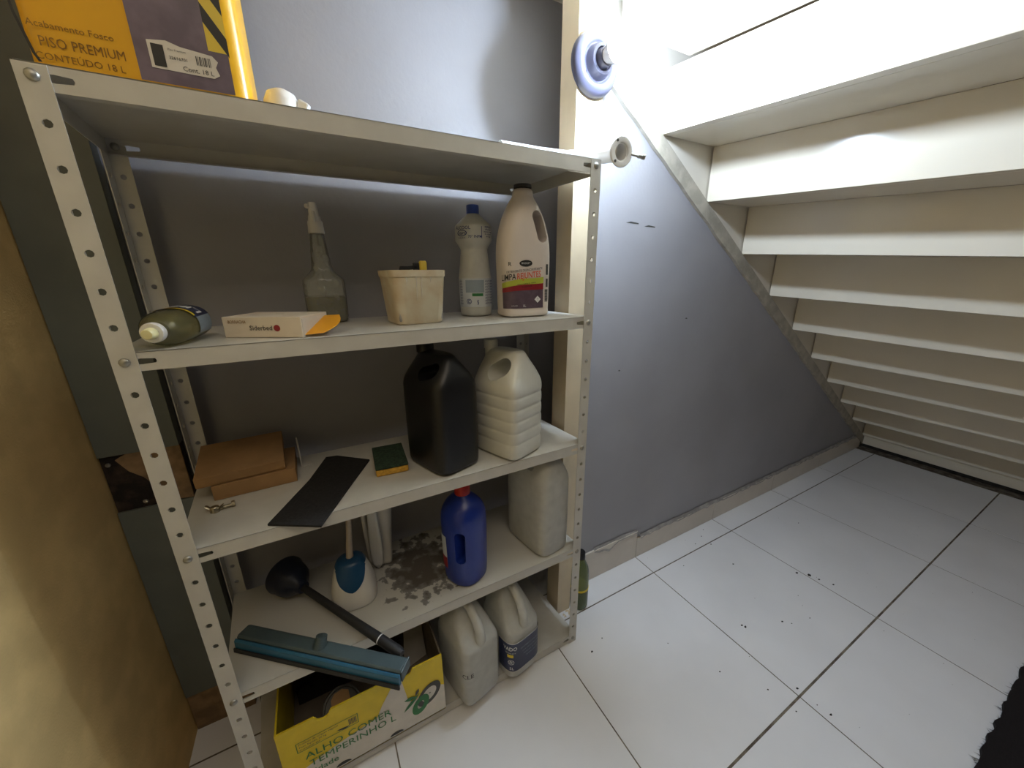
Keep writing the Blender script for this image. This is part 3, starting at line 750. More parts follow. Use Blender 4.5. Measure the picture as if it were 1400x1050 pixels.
gtext('LIMPA', 'ink', ga(0.001), 0.0935, 0.0200, sx=0.70, align='LEFT', bold=0.05)
gtext('REJUNTES', 'redo', ga(0.040), 0.0970, 0.0200, sx=0.70, align='LEFT', bold=0.05)
gtext('DETERGENTE DESINCRUSTANTE', 'ink', ga(0.060), 0.1120, 0.0072, sx=0.85)
gtext('remove sujeiras de rejuntes', 'ink', ga(0.065), 0.0815, 0.0042)
gtext('limpeza pesada', 'ink', ga(0.065), 0.0745, 0.0042)
gtext('1L', 'whiteink', ga(0.060), 0.028, 0.0085, sl=0)
gtext('conteúdo', 'whiteink', ga(0.035), 0.029, 0.004, sl=0, bold=0)
oc = ga(0.062)
mesh('brand_oval', [gb.pt(gb.adv(oc, 0.128, 0.0165*math.cos(2*PI*i/24)), 0.128+0.0075*math.sin(2*PI*i/24), 0.0012) for i in range(24)], [tuple(range(24))], 'ink', gj)
gtext('BIGSOFT', 'whiteink', oc, 0.128, 0.0058, sl=0, bold=0.0)
gtext('R', 'ink', ga(0.024), 0.126, 0.013, sl=0, bold=0.06)
mesh('hazard_diamond', [gb.pt(gb.adv(gr, 0.05, -0.016+0.0085*math.cos(i*PI/2)), 0.043+0.0085*math.sin(i*PI/2), 0.0014) for i in range(4)], [(0, 1, 2, 3)], 'whiteink', gj)
gtext('!', 'ink', gb.adv(gr, 0.05, -0.016), 0.043, 0.009, sl=0)
gb.patch('side_block', 'greyink', gj, gb.adv(gr, 0.07, 0.008), gb.adv(gr, 0.07, 0.0155), 0.101, 0.126, off=0.0008, nu=4)
gb.patch('side_block', 'greyink', gj, gb.adv(gr, 0.07, 0.008), gb.adv(gr, 0.07, 0.0155), 0.072, 0.092, off=0.0008, nu=4)
for i in range(13):
    gb.patch('barcode_bar', 'greyink', gj, gb.adv(gr, 0.07, 0.005), gb.adv(gr, 0.07, 0.0155), 0.036+0.0024*i, 0.0372+0.0024*i+0.0006*(i % 3), off=0.0008, nu=3, nv=1)

# ================================================================= THIRD SHELF
# --- two cardboard boxes
cbx = thing('cardboard_box', 'flat brown cardboard box lying under a second one on the third shelf', 'box', (-0.770, 0.228, S3), 0.03)
box('box_body', -0.077, 0.077, -0.064, 0.064, 0.0, 0.034, 'card', cbx, bev=0.0012)
box('box_flap', -0.0765, 0.0765, -0.0652, -0.0642, 0.006, 0.0335, 'card', cbx)
cb2 = thing('cardboard_box', 'brown cardboard box tilted on top of the lower flat box', 'box', (-0.789, 0.166, S3+0.0352), 0.06)
cb2.rotation_euler = (0.16, 0, 0.06)
box('box_body', -0.080, 0.080, 0.0, 0.135, 0.0, 0.024, 'card', cb2, bev=0.0012)
box('box_flap', -0.0795, 0.0795, -0.0012, -0.0002, 0.004, 0.0235, 'card', cb2)
blk = thing('metal_bracket', 'small grey metal bracket standing behind the cardboard boxes', 'bracket', (-0.683, 0.252, S3), 0.1)
box('upright_plate', -0.003, 0.0, -0.02, 0.03, 0.0, 0.062, 'steel', blk, bev=0.0006)
box('foot_plate', 0.0, 0.022, -0.02, 0.03, 0.0, 0.003, 'steel', blk, bev=0.0006)

# --- wing nut and bolt
wn = thing('wing_nut', 'plated wing nut with a short bolt lying on the third shelf', 'wing nut', (-0.836, 0.118, S3), -0.3)
lathe('nut_hub', [(0.0005, 0), (0.009, 0), (0.008, 0.009), (0.006, 0.011), (0.0005, 0.011)], 'zinc', wn, n=12)
for s_ in (-1, 1):
    tube('wing', [(s_*0.006, 0, 0.006), (s_*0.013, 0, 0.011), (s_*0.016, 0, 0.014)], [0.003, 0.0045, 0.003], 'zinc', wn, n=8, flatten=0.4)
tube('bolt_shank', [(0.008, 0.003, 0.0045), (0.026, 0.010, 0.0045)], 0.0036, 'zinc', wn, n=10)
tube('bolt_head', [(0.026, 0.010, 0.0065), (0.031, 0.012, 0.0065)], 0.0066, 'zinc', wn, n=6)

# --- black abrasive sheet hanging over the edge
pts = [(-0.739, 0.014), (-0.652, -0.043), (-0.600, 0.020), (-0.531, 0.189), (-0.56, 0.215), (-0.625, 0.261), (-0.632, 0.246)]
sh = prism('abrasive_pad', [(-0.739, 0.012), (-0.650, -0.043), (-0.590, 0.074), (-0.531, 0.186), (-0.560, 0.212), (-0.602, 0.250), (-0.628, 0.255), (-0.668, 0.150)], 'z', S3, S3+0.004, 'grit')
tag(sh, 'black abrasive pad lying across the third shelf and over its edge', 'abrasive pad')

# --- sponge
sp = thing('sponge', 'green and yellow scouring sponge beside the black jerrycan', 'sponge', (-0.487, 0.150, S3), -0.08)
box('foam', -0.037, 0.037, -0.062, 0.058, 0.0, 0.016, 'spyellow', sp, bev=0.003)
box('scouring_pad', -0.0375, 0.0375, -0.0625, 0.0585, 0.0165, 0.023, 'spgreen', sp, bev=0.002)

# --- generic handled jug
def jug(name, label, loc, rz, w_, d_, h, zs, m, e=4.0, hole=None, hole_rz=0.0, cap=None, capm='white', neck=(0, 0.03), top=(0.5, 0.5), ribs=0, liquid=None, topy=0.0, cat='jug', e_top=2.6):
    t = thing(name, label, cat, loc, rz)
    secs = [(0.0, w_-0.016, d_-0.016, e), (0.004, w_-0.004, d_-0.004, e), (0.012, w_, d_, e)]
    if ribs:
        z = 0.045
        for k in range(ribs):
            secs += [(z-0.005, w_, d_, e), (z-0.0015, w_-0.004, d_-0.004, e), (z+0.0015, w_-0.004, d_-0.004, e), (z+0.005, w_, d_, e)]; z += (zs-0.06)/max(1, ribs-0.5)
    secs += [(zs-0.012, w_, d_, e), (zs, w_-0.003, d_-0.003, e, 0, 0)]
    secs += [(zs+(h-zs)*0.35, w_*(1-(1-top[0])*0.33), d_*(1-(1-top[1])*0.28), (e+e_top)/2, 0, topy*0.3),
             (zs+(h-zs)*0.72, w_*(1-(1-top[0])*0.78), d_*(1-(1-top[1])*0.68), e_top, 0, topy*0.7),
             (h-0.006, w_*top[0], d_*top[1], e_top, 0, topy), (h, w_*top[0]*0.8, d_*top[1]*0.85, e_top, 0, topy)]
    b = Body(secs)
    cuts = []
    if hole:
        cy, cz, hw, hh, tilt = hole
        cuts = [stadium(0, cz, hw, hh, w_*3, tilt=tilt, axis='x', cy=cy, rz=hole_rz)]
    b.build('jug_body', m, t, n=28, sub=1, cuts=cuts)
    if liquid:
        ls = [(q[0]+0.003 if q[0] < 0.02 else q[0], q[1]-0.008, q[2]-0.008, q[3]) for q in secs if q[0] < liquid-0.01]
        ls += [(liquid, w_-0.008, d_-0.008, e), (liquid+0.0003, w_-0.012, d_-0.012, e)]
        Body(ls).build('liquid', 'liqclear', t, n=28, sub=0)
    if cap:
        cx_, cy_, z0, r_, ch_ = cap
        lathe('neck', [(r_*0.86, z0-0.03), (r_*0.86, z0+0.002), (0.0005, z0+0.002)], m, t, n=20, loc=(cx_, cy_, 0), closed=False)
        lathe('cap', [(0.0005, z0), (r_, z0), (r_, z0+ch_*0.85), (r_*0.92, z0+ch_), (0.0005, z0+ch_)], capm, t, n=24, loc=(cx_, cy_, 0))
        for i in range(18):
            pass
    return t, b

bj, _ = jug('jerrycan', 'black plastic jerrycan with moulded handle on the third shelf', (-0.362, 0.098, S3), 0.32, 0.128, 0.165, 0.282, 0.215, 'black', e=5, hole=(-0.022, 0.243, 0.016, 0.030, PI/2-0.35), cap=(0, 0.048, 0.276, 0.021, 0.022), capm='black', top=(0.36, 0.72), topy=0.004, cat='jerrycan')
wj, wb = jug('ribbed_jug', 'white ribbed plastic jug with handle, right of the black jerrycan', (-0.186, 0.078, S3), 0.36, 0.128, 0.150, 0.275, 0.196, 'hdpe', e=6, hole=(-0.012, 0.230, 0.021, 0.034, PI/2-0.55), cap=(-0.008, 0.050, 0.272, 0.018, 0.022), capm='hdpe', top=(0.42, 0.74), topy=0.004, ribs=5)

# ================================================================= FOURTH SHELF
# --- plunger lying down
pd = Vector((0.158, -0.250, -0.012)).normalized()
pln = thing('plunger', 'dark rubber plunger lying on its side with a black stick', 'plunger', (-0.748, 0.215, S4))
q = pd.to_track_quat('Z', 'Y').to_euler()
c0 = Vector((0, 0, 0.047))
lathe('rubber_cup', [(0.040, -0.044), (0.047, -0.043), (0.048, -0.036), (0.044, -0.026), (0.044, -0.014), (0.040, 0.004), (0.030, 0.018), (0.018, 0.028), (0.0145, 0.042), (0.0005, 0.043)], 'navyrubber', pln, n=32, loc=tuple(c0), rot=q, closed=False)
e0 = c0+pd*0.04; e1 = Vector((-0.545+0.752, -0.085-0.215, 0.010))
pth = [e0+(e1-e0)*t for t in (0, 0.3, 0.6, 0.80, 0.97, 1.0)]
tube('stick', pth, [0.0085, 0.009, 0.010, 0.011, 0.011, 0.008], 'rubber', pln, n=14)
tg = (e1-e0).normalized()
tube('white_ring', [e0+(e1-e0)*0.80, e0+(e1-e0)*0.808], 0.0114, 'whitegloss', pln, n=18)

# --- squeegee
sa = Vector((-0.852, 0.124, 0.0)); sbv = Vector((-0.548, -0.132, 0.0))
sl_ = (sbv-sa).length
sq = thing('squeegee', 'blue and grey floor squeegee head lying over the fourth shelf edge', 'squeegee', (sa.x, sa.y, S4+0.001), math.atan2(sbv.y-sa.y, sbv.x-sa.x))
prism('squeegee_body', [(-0.010, 0.006), (0.022, 0.010), (0.024, 0.026), (0.018, 0.032), (-0.008, 0.034), (-0.012, 0.030)], 'x', 0.0, sl_, 'tealgrey', sq, bev=0.0015)
prism('front_strip', [(-0.020, 0.004), (-0.0125, 0.004), (-0.0125, 0.028), (-0.015, 0.030), (-0.019, 0.026)], 'x', -0.001, sl_+0.001, 'teal', sq, bev=0.001)
prism('rubber_blade', [(-0.024, 0.0005), (-0.0205, 0.0005), (-0.0205, 0.010), (-0.023, 0.010)], 'x', -0.002, sl_+0.002, 'rubber', sq)
prism('rear_lip', [(0.0225, 0.004), (0.026, 0.002), (0.028, 0.012), (0.0245, 0.014)], 'x', 0.0, sl_, 'rubber', sq)
tube('handle_socket', [(sl_*0.50, 0.006, 0.028), (sl_*0.50, 0.010, 0.038), (sl_*0.50, 0.016, 0.050)], [0.015, 0.0125, 0.0115], 'tealgrey', sq, n=16)
box('end_cap', sl_, sl_+0.004, -0.012, 0.023, 0.007, 0.033, 'tealgrey', sq, bev=0.0015)

# --- toilet brush in its holder
tbh = thing('toilet_brush', 'white toilet brush holder with a blue collar and pale handle', 'toilet brush', (-0.612, 0.140, S4), -0.12)
hb = Body([(0.0, 0.100, 0.094, 2.8), (0.003, 0.106, 0.100, 2.8), (0.010, 0.108, 0.102, 2.8), (0.040, 0.106, 0.098, 2.7), (0.075, 0.092, 0.084, 2.5), (0.100, 0.076, 0.068, 2.3), (0.113, 0.064, 0.056, 2.2), (0.118, 0.056, 0.048, 2.2), (0.114, 0.046, 0.040, 2.2)])
hb.build('holder_body', 'white', tbh, n=40, sub=0)
def vlow(th):
    a = abs(th-FR); return 0.052+0.050*min(1, a/1.05)**1.15
hb.patch('blue_collar', 'brushblue', tbh, FR-1.15, FR+1.15, 0.06, 0.1125, off=0.0012, nu=30, nv=6, zlow=vlow)
Body([(0.1065, 0.0735, 0.0655, 2.25), (0.113, 0.0675, 0.0595, 2.2), (0.1190, 0.0585, 0.0505, 2.2), (0.1225, 0.034, 0.030, 2), (0.1235, 0.004, 0.004, 2)]).build('collar_top', 'brushblue', tbh, n=32, sub=0)
tube('handle', [(0, 0, 0.110), (0.001, 0.002, 0.128), (0.006, 0.004, 0.18), (0.013, 0.008, 0.25), (0.018, 0.012, 0.308)], [0.011, 0.0085, 0.0068, 0.0065, 0.006], 'handle', tbh, n=14)

# --- white dustpan standing on end
dp = thing('dustpan', 'white plastic dustpan standing on end behind the toilet brush', 'dustpan', (-0.520, 0.225, S4), -0.30); dp.scale = (1.15, 1.15, 1.0)
dpb = Body([(0.0, 0.030, 0.022, 4), (0.004, 0.034, 0.026, 4), (0.08, 0.040, 0.030, 3.5), (0.16, 0.054, 0.036, 3), (0.22, 0.062, 0.040, 2.6), (0.27, 0.060, 0.038, 2.5), (0.30, 0.050, 0.030, 2.4)])
dpb.build('pan', 'white', dp, n=24, sub=1)
Body([(0.0, 0.030, 0.016, 5, -0.012, -0.026), (0.12, 0.030, 0.017, 5, -0.012, -0.026), (0.17, 0.022, 0.016, 4, -0.012, -0.026), (0.24, 0.022, 0.016, 4, -0.012, -0.026), (0.30, 0.032, 0.016, 5, -0.012, -0.024)]).build('handle', 'whitegloss', dp, n=20, sub=1)
Body([(0.0, 0.012, 0.030, 3, -0.030, -0.010), (0.15, 0.012, 0.030, 3, -0.034, -0.010), (0.28, 0.012, 0.030, 3, -0.036, -0.010)]).build('side_wall', 'white', dp, n=16, sub=1)

# --- blue bottle with red cap
bb2 = thing('bleach_bottle', 'blue plastic bottle with moulded handle and red cap', 'bottle', (-0.328, 0.072, S4), 0.45)
blb = Body([(0.0, 0.094, 0.094, 2.4), (0.004, 0.106, 0.106, 2.4), (0.014, 0.110, 0.110, 2.4), (0.05, 0.112, 0.112, 2.4), (0.12, 0.114, 0.114, 2.4), (0.19, 0.116, 0.116, 2.4), (0.215, 0.108, 0.110, 2.4), (0.235, 0.086, 0.092, 2.2), (0.250, 0.052, 0.058, 2), (0.257, 0.040, 0.040, 2), (0.262, 0.036, 0.036, 2)])
blb.build('bottle_body', 'blue', bb2, n=32, sub=1, cuts=[stadium(0, 0.128, 0.0125, 0.048, 0.3, axis='x', cy=-0.0300, tilt=0.02)])
lathe('cap', [(0.0005, 0.258), (0.0205, 0.258), (0.0205, 0.280), (0.0185, 0.284), (0.0005, 0.284)], 'red', bb2, n=24)
blb.patch('label', 'palelabel', bb2, PI-0.75, PI-0.15, 0.05, 0.15, off=0.0008)
blb.patch('label_band', 'redp', bb2, PI-0.75, PI-0.15, 0.05, 0.085, off=0.0013)

# --- milky jerrycan
mj, _ = jug('jerrycan', 'milky white rounded jerrycan at the right end of the fourth shelf', (-0.078, 0.100, S4), 0.16, 0.118, 0.185, 0.306, 0.245, 'milky', e=5, hole=(-0.010, 0.277, 0.012, 0.026, PI/2), cap=(0, 0.060, 0.284, 0.020, 0.014), top=(0.62, 0.80), liquid=0.07, cat='jerrycan', e_top=3.2)

# ================================================================= BOTTOM SHELF
# --- garlic carton
gx0, gx1, gy0, gy1, gh = -0.812, -0.437, -0.006, 0.262, 0.199
gbx = thing('fruit_carton', 'yellow and white open cardboard carton on the bottom shelf', 'carton', ((gx0+gx1)/2, (gy0+gy1)/2, S5))
W2, D2 = (gx1-gx0)/2, (gy1-gy0)/2
box('carton_bottom', -W2, W2, -D2, D2, 0.0, 0.004, 'boxin', gbx)
def notch_panel(nm, m, y0, y1, z0, z1):
    pts = [(-W2, z0), (W2, z0), (W2, z1)]
    if z1 >= gh-0.001:
        for cx_ in (0.094, -0.094):
            pts += [(cx_+0.018, z1)]
            for k in range(7):
                a = -k*PI/6; pts.append((cx_+0.014*math.cos(a), z1-0.006+0.010*math.sin(a)))
            pts += [(cx_-0.018, z1)]
    pts += [(-W2, z1)]
    return prism(nm, pts, 'y', y0, y1, m, gbx)
notch_panel('front_wall', 'yellow', -D2, -D2+0.004, 0.0, gh)
box('rear_wall', -W2, W2, D2-0.004, D2, 0.0, gh, 'boxin', gbx)
box('side_wall', -W2, -W2+0.004, -D2+0.004, D2-0.004, 0.0, gh, 'yellow', gbx)
box('side_wall', W2-0.004, W2, -D2+0.004, D2-0.004, 0.0, gh, 'boxin', gbx)
mpf = flat((0, -D2-0.0006, 0), (1, 0, 0), (0, 0, 1)); mpf2 = flat((0, -D2-0.0011, 0), (1, 0, 0), (0, 0, 1)); mpf3 = flat((0, -D2-0.0016, 0), (1, 0, 0), (0, 0, 1))
wp = [(-W2, 0.004), (W2, 0.004), (W2, 0.092)]
for i in range(9):
    a = i/8; wp.append((W2-0.055*a-0.01, 0.098+0.012*math.sin(a*PI)))
wp += [(0.105, 0.085), (0.092, 0.105), (0.080, 0.192), (0.064, 0.185), (0.030, 0.130), (0.015, 0.098), (-0.03, 0.092), (-0.08, 0.082), (-W2, 0.050)]
poly_flat('white_print', wp, mpf, 'paper', gbx)
text('printed_text', 'ALHO COMER', 'greenink', gbx, flat((-0.047, -D2-0.0016, 0.096), (1, 0, 0), (0, 0, 1)), 0.0285, bold=0.0, sx=1.05)
text('printed_text', 'TEMPERINHO L', 'greenink', gbx, flat((-0.040, -D2-0.0016, 0.068), (1, 0, 0), (0, 0, 1)), 0.0285, bold=0.0, sx=1.0)
text('printed_text', 'qualidade', 'greenink', gbx, flat((-0.125, -D2-0.0016, 0.040), (1, 0, 0), (0, 0, 1)), 0.024, bold=0.006)
# framed stamp
for u0, u1, v0, v1 in ((-0.155, -0.025, 0.119, 0.1205), (-0.155, -0.025, 0.148, 0.1495), (-0.155, -0.1535, 0.119, 0.1495), (-0.0265, -0.025, 0.119, 0.1495)):
    rect('stamp_frame', u0, u1, v0, v1, mpf3, 'greenink', gbx)
for i in range(3):
    text('stamp_text', ('Produto de origem vegetal', 'Peso líquido 10 kg', 'Consumir até')[i], 'greyink', gbx, flat((-0.150, -D2-0.0016, 0.142-0.0085*i), (1, 0, 0), (0, 0, 1)), 0.0075, align='LEFT')
for i in range(6):
    rect('stamp_bar', -0.046+0.003*i, -0.0445+0.003*i, 0.125, 0.143, mpf3, 'greyink', gbx)
def oval_ring(nm, cx_, cz_, a_, b_, tt, thick, m, mpx, hole=True):
    V = []
    n = 28
    for s_ in (1.0, thick):
        for i in range(n):
            t = 2*PI*i/n; u, v = a_*s_*math.cos(t), b_*s_*math.sin(t)
            V.append(mpx(cx_+u*math.cos(tt)-v*math.sin(tt), cz_+u*math.sin(tt)+v*math.cos(tt)))
    mesh(nm, V, [(i, (i+1) % n, n+(i+1) % n, n+i) for i in range(n)], m, gbx)
oval_ring('logo_ring', 0.146, 0.088, 0.040, 0.026, 0.9, 0.62, 'greyink', mpf2)
oval_ring('logo_ring', 0.122, 0.066, 0.032, 0.020, 1.1, 0.40, 'greenink', mpf3)
def leaf(cx_, cz_, l, wd, tt, m):
    P_ = []
    for i in range(9): P_.append((l*(i/8-0.5), wd*math.sin(PI*i/8)))
    for i in range(7, 0, -1): P_.append((l*(i/8-0.5), -wd*math.sin(PI*i/8)))
    poly_flat('logo_leaf', [(cx_+u*math.cos(tt)-v*math.sin(tt), cz_+u*math.sin(tt)+v*math.cos(tt)) for u, v in P_], mpf3, m, gbx)
leaf(0.097, 0.104, 0.030, 0.006, -0.1, 'greenink'); leaf(0.100, 0.088, 0.060, 0.005, 0.75, 'greenink'); leaf(0.116, 0.115, 0.022, 0.004, 1.1, 'greyink'); leaf(0.148, 0.090, 0.006, 0.002, 0.4, 'greyink')
for u in (-0.072, 0.055):
    poly_flat('hand_slot', [(u+0.017*math.cos(PI*i/10), 0.008+0.010*math.sin(PI*i/10)) for i in range(11)], mpf2, 'ink', gbx)

# --- dark round tin in the carton
tin = thing('round_tin', 'dark round tin with a cream label leaning inside the carton', 'tin', (-0.690, 0.095, S5+0.0055))
tin.rotation_euler = (0.70, 0, 0.15)
tin.location = (-0.694, 0.118, S5+0.0055+0.0315)
lathe('tin_body', [(0.0005, 0.0), (0.040, 0.0), (0.041, 0.004), (0.041, 0.139), (0.043, 0.141), (0.043, 0.146), (0.039, 0.147), (0.037, 0.143), (0.0005, 0.143)], 'greyink', tin, n=32)
poly_flat('tin_label', [(-0.022, 0.002), (0.020, 0.004), (0.021, 0.026), (0.008, 0.034), (-0.010, 0.033), (-0.020, 0.024)], flat((0, 0, 0.1438), (1, 0, 0), (0, 1, 0)), 'card', tin)
# dark bag filling the carton
V, F = [], []
n = 20
for j in range(n+1):
    for i in range(n+1):
        x = -0.17+0.26*i/n; y = 0.060+0.055*j/n
        V.append((x, y, 0.045+0.03*math.sin(i*1.1)*math.cos(j*0.9)+0.05*j/n+random.uniform(-0.006, 0.006)))
for j in range(n):
    for i in range(n):
        a = j*(n+1)+i; F.append((a, a+1, a+n+2, a+n+1))
b0 = len(V); V += [(-0.17, 0.060, 0.006), (0.09, 0.060, 0.006), (0.09, 0.115, 0.006), (-0.17, 0.115, 0.006)]
F += [tuple([b0, b0+1]+list(range(n, -1, -1)))[:2]+tuple(range(n, -1, -1)), (b0+3, b0+2, b0+1, b0)]
F += [tuple([b0+1, b0+2]+[j*(n+1)+n for j in range(n, -1, -1)]), tuple([b0+2, b0+3]+[n*(n+1)+i for i in range(0, n+1)]), tuple([b0+3, b0]+[j*(n+1) for j in range(0, n+1)])]
bag = mesh('plastic_bag', V, F, 'rubber', None, 60, loc=(gbx.location.x, gbx.location.y+0.005, S5))
fix_normals(bag); tag(bag, 'crumpled black plastic bag at the back of the carton', 'bag')
# white cardboard flap standing at the right rear of the carton
flp = prism('paper_sheet', [(-0.075, 0.0), (0.0, 0.0), (0.0, 0.235), (-0.045, 0.24), (-0.06, 0.10)], 'y', 0.0, 0.002, 'paper', None, loc=(-0.444, 0.165, S5+0.0055), rot=(-0.12, 0, 0.25))
tag(flp, 'pale sheet of card standing in the right end of the carton', 'card')

# --- jugs
def milk_jug(name, label, loc, rz, w_, d_, zs, h, e, liquid):
    t = thing(name, label, 'jug', loc, rz)
    b = Body([(0.0, w_-0.014, d_-0.014, e), (0.004, w_-0.004, d_-0.004, e), (0.012, w_, d_, e), (zs-0.010, w_, d_, e), (zs, w_-0.002, d_-0.003, e), (zs+0.006, w_-0.008, d_-0.012, e),
              (zs+(h-zs)*0.35, w_*0.84, d_*0.70, e*0.8, 0, d_*0.11), (zs+(h-zs)*0.65, w_*0.62, d_*0.48, 3, 0, d_*0.20), (zs+(h-zs)*0.88, w_*0.40, d_*0.33, 2.4, 0, d_*0.25), (h, w_*0.30, d_*0.25, 2, 0, d_*0.26)])
    b.build('jug_body', 'milky', t, n=28, sub=1)
    yf_ = -d_/2
    tube('handle', [(0, yf_+0.028, zs-0.012), (0, yf_+0.016, zs+0.010), (0, yf_+0.016, zs+0.036), (0, yf_+0.032, zs+(h-zs)*0.58), (0, yf_+0.062, zs+(h-zs)*0.82), (0, d_*0.12, zs+(h-zs)*0.90), (0, d_*0.22, zs+(h-zs)*0.86)], [0.020, 0.0155, 0.0130, 0.0125, 0.0125, 0.0135, 0.015], 'milky', t, n=16, smooth=60)
    Body([(0.004, w_-0.02, d_-0.02, e), (0.014, w_-0.008, d_-0.008, e), (liquid, w_-0.008, d_-0.008, e), (liquid+0.0003, w_-0.012, d_-0.012, e)]).build('liquid', 'liqclear', t, n=28, sub=0)
    lathe('cap', [(0.0005, h-0.004), (0.019, h-0.004), (0.019, h+0.010), (0.017, h+0.013), (0.0005, h+0.013)], 'white', t, n=24, loc=(0, d_*0.26, 0))
    return t, b
j1, j1b = milk_jug('liquid_jug', 'milky jug holding clear liquid, right of the yellow carton', (-0.345, 0.045, S5), 0.22, 0.124, 0.160, 0.190, 0.295, 6, 0.092)
j1b.text('scrawl', 'CLE', 'greyink', j1, FR-0.62, 0.118, 0.020, off=0.0015, bold=0.01)
j2, j2b = milk_jug('labelled_jug', 'milky jug with a navy label, rightmost on the bottom shelf', (-0.204, 0.050, S5), 0.18, 0.122, 0.160, 0.168, 0.290, 4.5, 0.06)
lc = FR-0.05
j2b.patch('label', 'navy', j2, lc-1.45, lc+1.0, 0.034, 0.140, off=0.0012, nu=40, nv=6)
j2b.patch('label_rim', 'whiteink', j2, lc-1.45, lc+1.0, 0.1385, 0.1415, off=0.0016, nu=40, nv=1)
j2b.text('label_text', 'VADO', 'whiteink', j2, lc-0.78, 0.120, 0.019, off=0.002, bold=0.03, sx=0.8)
j2b.text('label_text', 'limpeza geral', 'whiteink', j2, lc-0.75, 0.105, 0.006, off=0.002)
j2b.patch('label_yellow', 'yellow', j2, lc-0.98, lc-0.52, 0.088, 0.099, off=0.002, nu=12)
j2b.text('label_text', '5L', 'whiteink', j2, lc-0.66, 0.045, 0.014, off=0.002, bold=0.03)
j2b.text('label_symbol', '\u00ae', 'whiteink', j2, lc-0.70, 0.068, 0.026, off=0.002)
for i, s_ in enumerate(['RENDIMENTO ATÉ 200 LITROS', 'modo de usar: diluir em água', 'manter fora do alcance de', 'crianças e animais']):
    j2b.text('label_text', s_, 'greylabel', j2, lc+0.12, 0.112-0.013*i, 0.0062, off=0.002)

# ================================================================= FLOOR THINGS
# --- green glass bottle
grn = thing('glass_bottle', 'green glass bottle with black cap on the floor by the cream post', 'bottle', (0.115, 0.106, 0.0005))
Body([(0.0, 0.056, 0.056, 2), (0.004, 0.064, 0.064, 2), (0.02, 0.066, 0.066, 2), (0.15, 0.066, 0.066, 2), (0.175, 0.058, 0.058, 2), (0.195, 0.038, 0.038, 2), (0.205, 0.030, 0.030, 2), (0.215, 0.028, 0.028, 2)]).build('bottle_glass', 'glassgreen', grn, n=28, sub=1)
Body([(0.004, 0.054, 0.054, 2), (0.01, 0.060, 0.060, 2), (0.075, 0.060, 0.060, 2), (0.0752, 0.058, 0.058, 2)]).build('liquid', 'liqyel', grn, n=24, sub=0)
lathe('cap', [(0.0005, 0.212), (0.0155, 0.212), (0.0150, 0.236), (0.0135, 0.238), (0.0005, 0.238)], 'black', grn, n=20)
Body([(0.084, 0.0668, 0.0668, 2), (0.092, 0.0668, 0.0668, 2)]).build('yellow_band', 'yellow', grn, n=28, sub=0)

# --- black carpet piece at the right front
cp = thing('floor_mat', 'black shaggy mat with frayed edge on the white floor tiles', 'mat', (0, 0, 0))
pts = [(0.55, -0.748)]
x = 0.55
while x < 1.75:
    x += random.uniform(0.012, 0.03); pts.append((x, -0.744+random.uniform(-0.004, 0.004)))
pts += [(1.78, -1.25), (0.55, -1.25)]
prism('mat_body', pts, 'z', 0.0006, 0.014, 'carpet', cp)
V, F = [], []
for k in range(420):
    x = random.uniform(0.55, 1.76); y = -0.744+random.uniform(-0.02, 0.002)
    l = random.uniform(0.006, 0.018); a = random.uniform(0.3, 2.8); b = len(V)
    V += [(x-0.0012, y, 0.004), (x+0.0012, y, 0.004), (x+l*0.7*math.cos(a), y+l*math.sin(a)*0.8, random.uniform(0.001, 0.012))]; F.append((b, b+1, b+2))
tag(mesh('frayed_tufts', V, F, 'carpet', cp), None, kind='stuff')

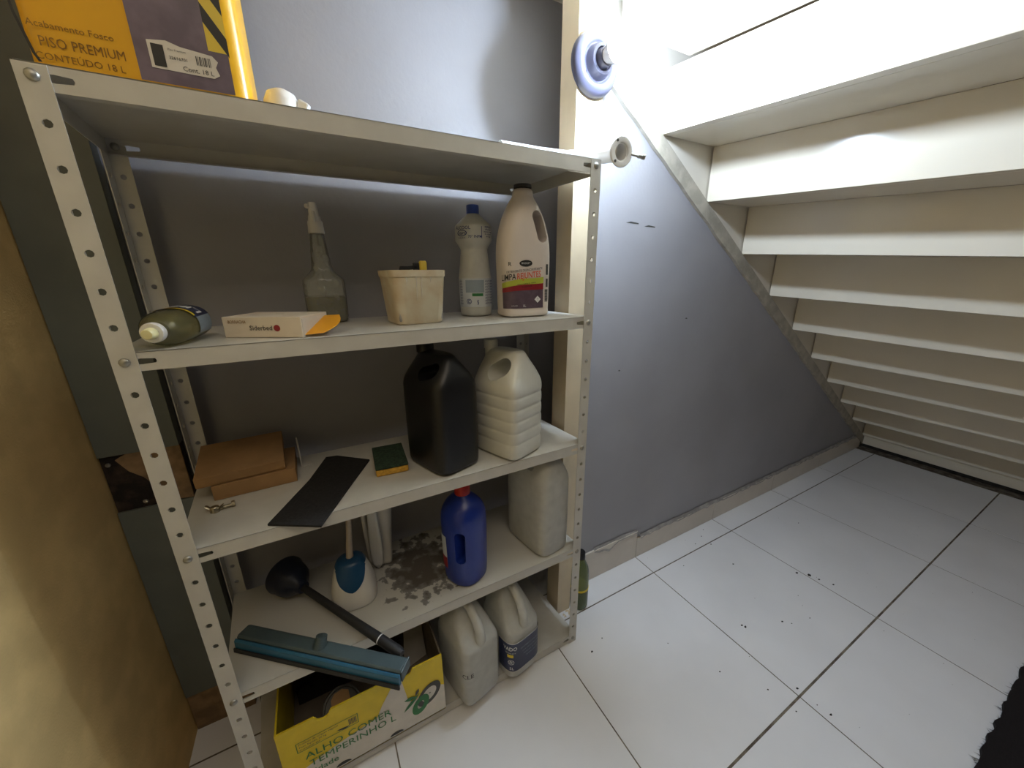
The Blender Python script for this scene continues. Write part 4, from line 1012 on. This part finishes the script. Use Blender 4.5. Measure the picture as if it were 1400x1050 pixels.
# --- specks of dirt on the tiles
V, F = [], []
def chip(x, y, s):
    n = random.randint(4, 6); b = len(V); a0_ = random.random()*6
    for i in range(n):
        r_ = s*random.uniform(0.5, 1.2); V.append((x+r_*math.cos(a0_+2*PI*i/n), y+r_*0.7*math.sin(a0_+2*PI*i/n), 0.0004))
    V.append((x, y, 0.0004+s*0.4)); F.extend((b+i, b+(i+1) % n, b+n) for i in range(n))
SPOTS = [(0.81, -0.055, .006), (0.99, -0.21, .007), (1.02, -0.24, .010), (1.03, -0.27, .008), (1.05, -0.31, .007), (0.56, -0.24, .005), (0.565, -0.25, .007), (0.70, -0.30, .005), (0.72, -0.32, .004), (0.80, -0.34, .003), (0.345, -0.30, .004), (0.50, -0.44, .005), (0.42, -0.40, .003), (0.43, -0.47, .003), (0.50, -0.49, .003), (0.505, -0.52, .005), (0.78, 0.10, .004), (0.85, 0.12, .004), (0.90, 0.145, .003), (0.84, 0.065, .005), (0.28, -0.16, .003), (1.35, -0.05, .004), (0.62, 0.04, .003), (0.04, -0.06, .005), (0.10, -0.04, .003)]
for x, y, s in SPOTS: chip(x, y, s)
for k in range(40): chip(random.uniform(0.2, 1.9), random.uniform(-0.7, 0.16), random.uniform(0.001, 0.0022))
tag(mesh('dirt_specks', V, F, 'dark'), 'tiny dark specks of dirt scattered on the white floor tiles', 'dirt', kind='stuff')

# ================================================================= nest printed pieces under the part that carries them
NEST = {'label': ('label_text', 'label_panel', 'label_bar', 'label_symbol', 'label_stripe', 'label_rim', 'label_yellow', 'label_band'),
        'price_sticker': ('sticker_block', 'sticker_text', 'barcode_bar'),
        'stripe_panel': ('warning_stripe',), 'cap_ring': ('cap_spout',), 'sprayer_head': ('nozzle', 'trigger'),
        'front_wall': ('white_print', 'printed_text', 'stamp_frame', 'stamp_text', 'stamp_bar', 'logo_ring', 'logo_leaf', 'hand_slot'),
        'carton_body': ('carton_text', 'carton_logo', 'carton_slit'), 'holder_body': ('blue_collar', 'collar_top'),
        'tub_body': ('paint_drip',), 'nut_hub': ('wing',), 'tin_body': ('tin_label',), 'slate_panel': ('hazard_diamond',)}
base = lambda o: o.name.split('.')[0]
for root in [o for o in bpy.data.objects if o.parent is None and o.type == 'EMPTY']:
    kids = list(root.children)
    for k in kids:
        names = NEST.get(base(k))
        if not names: continue
        for c in kids:
            if c is not k and base(c) in names: c.parent = k
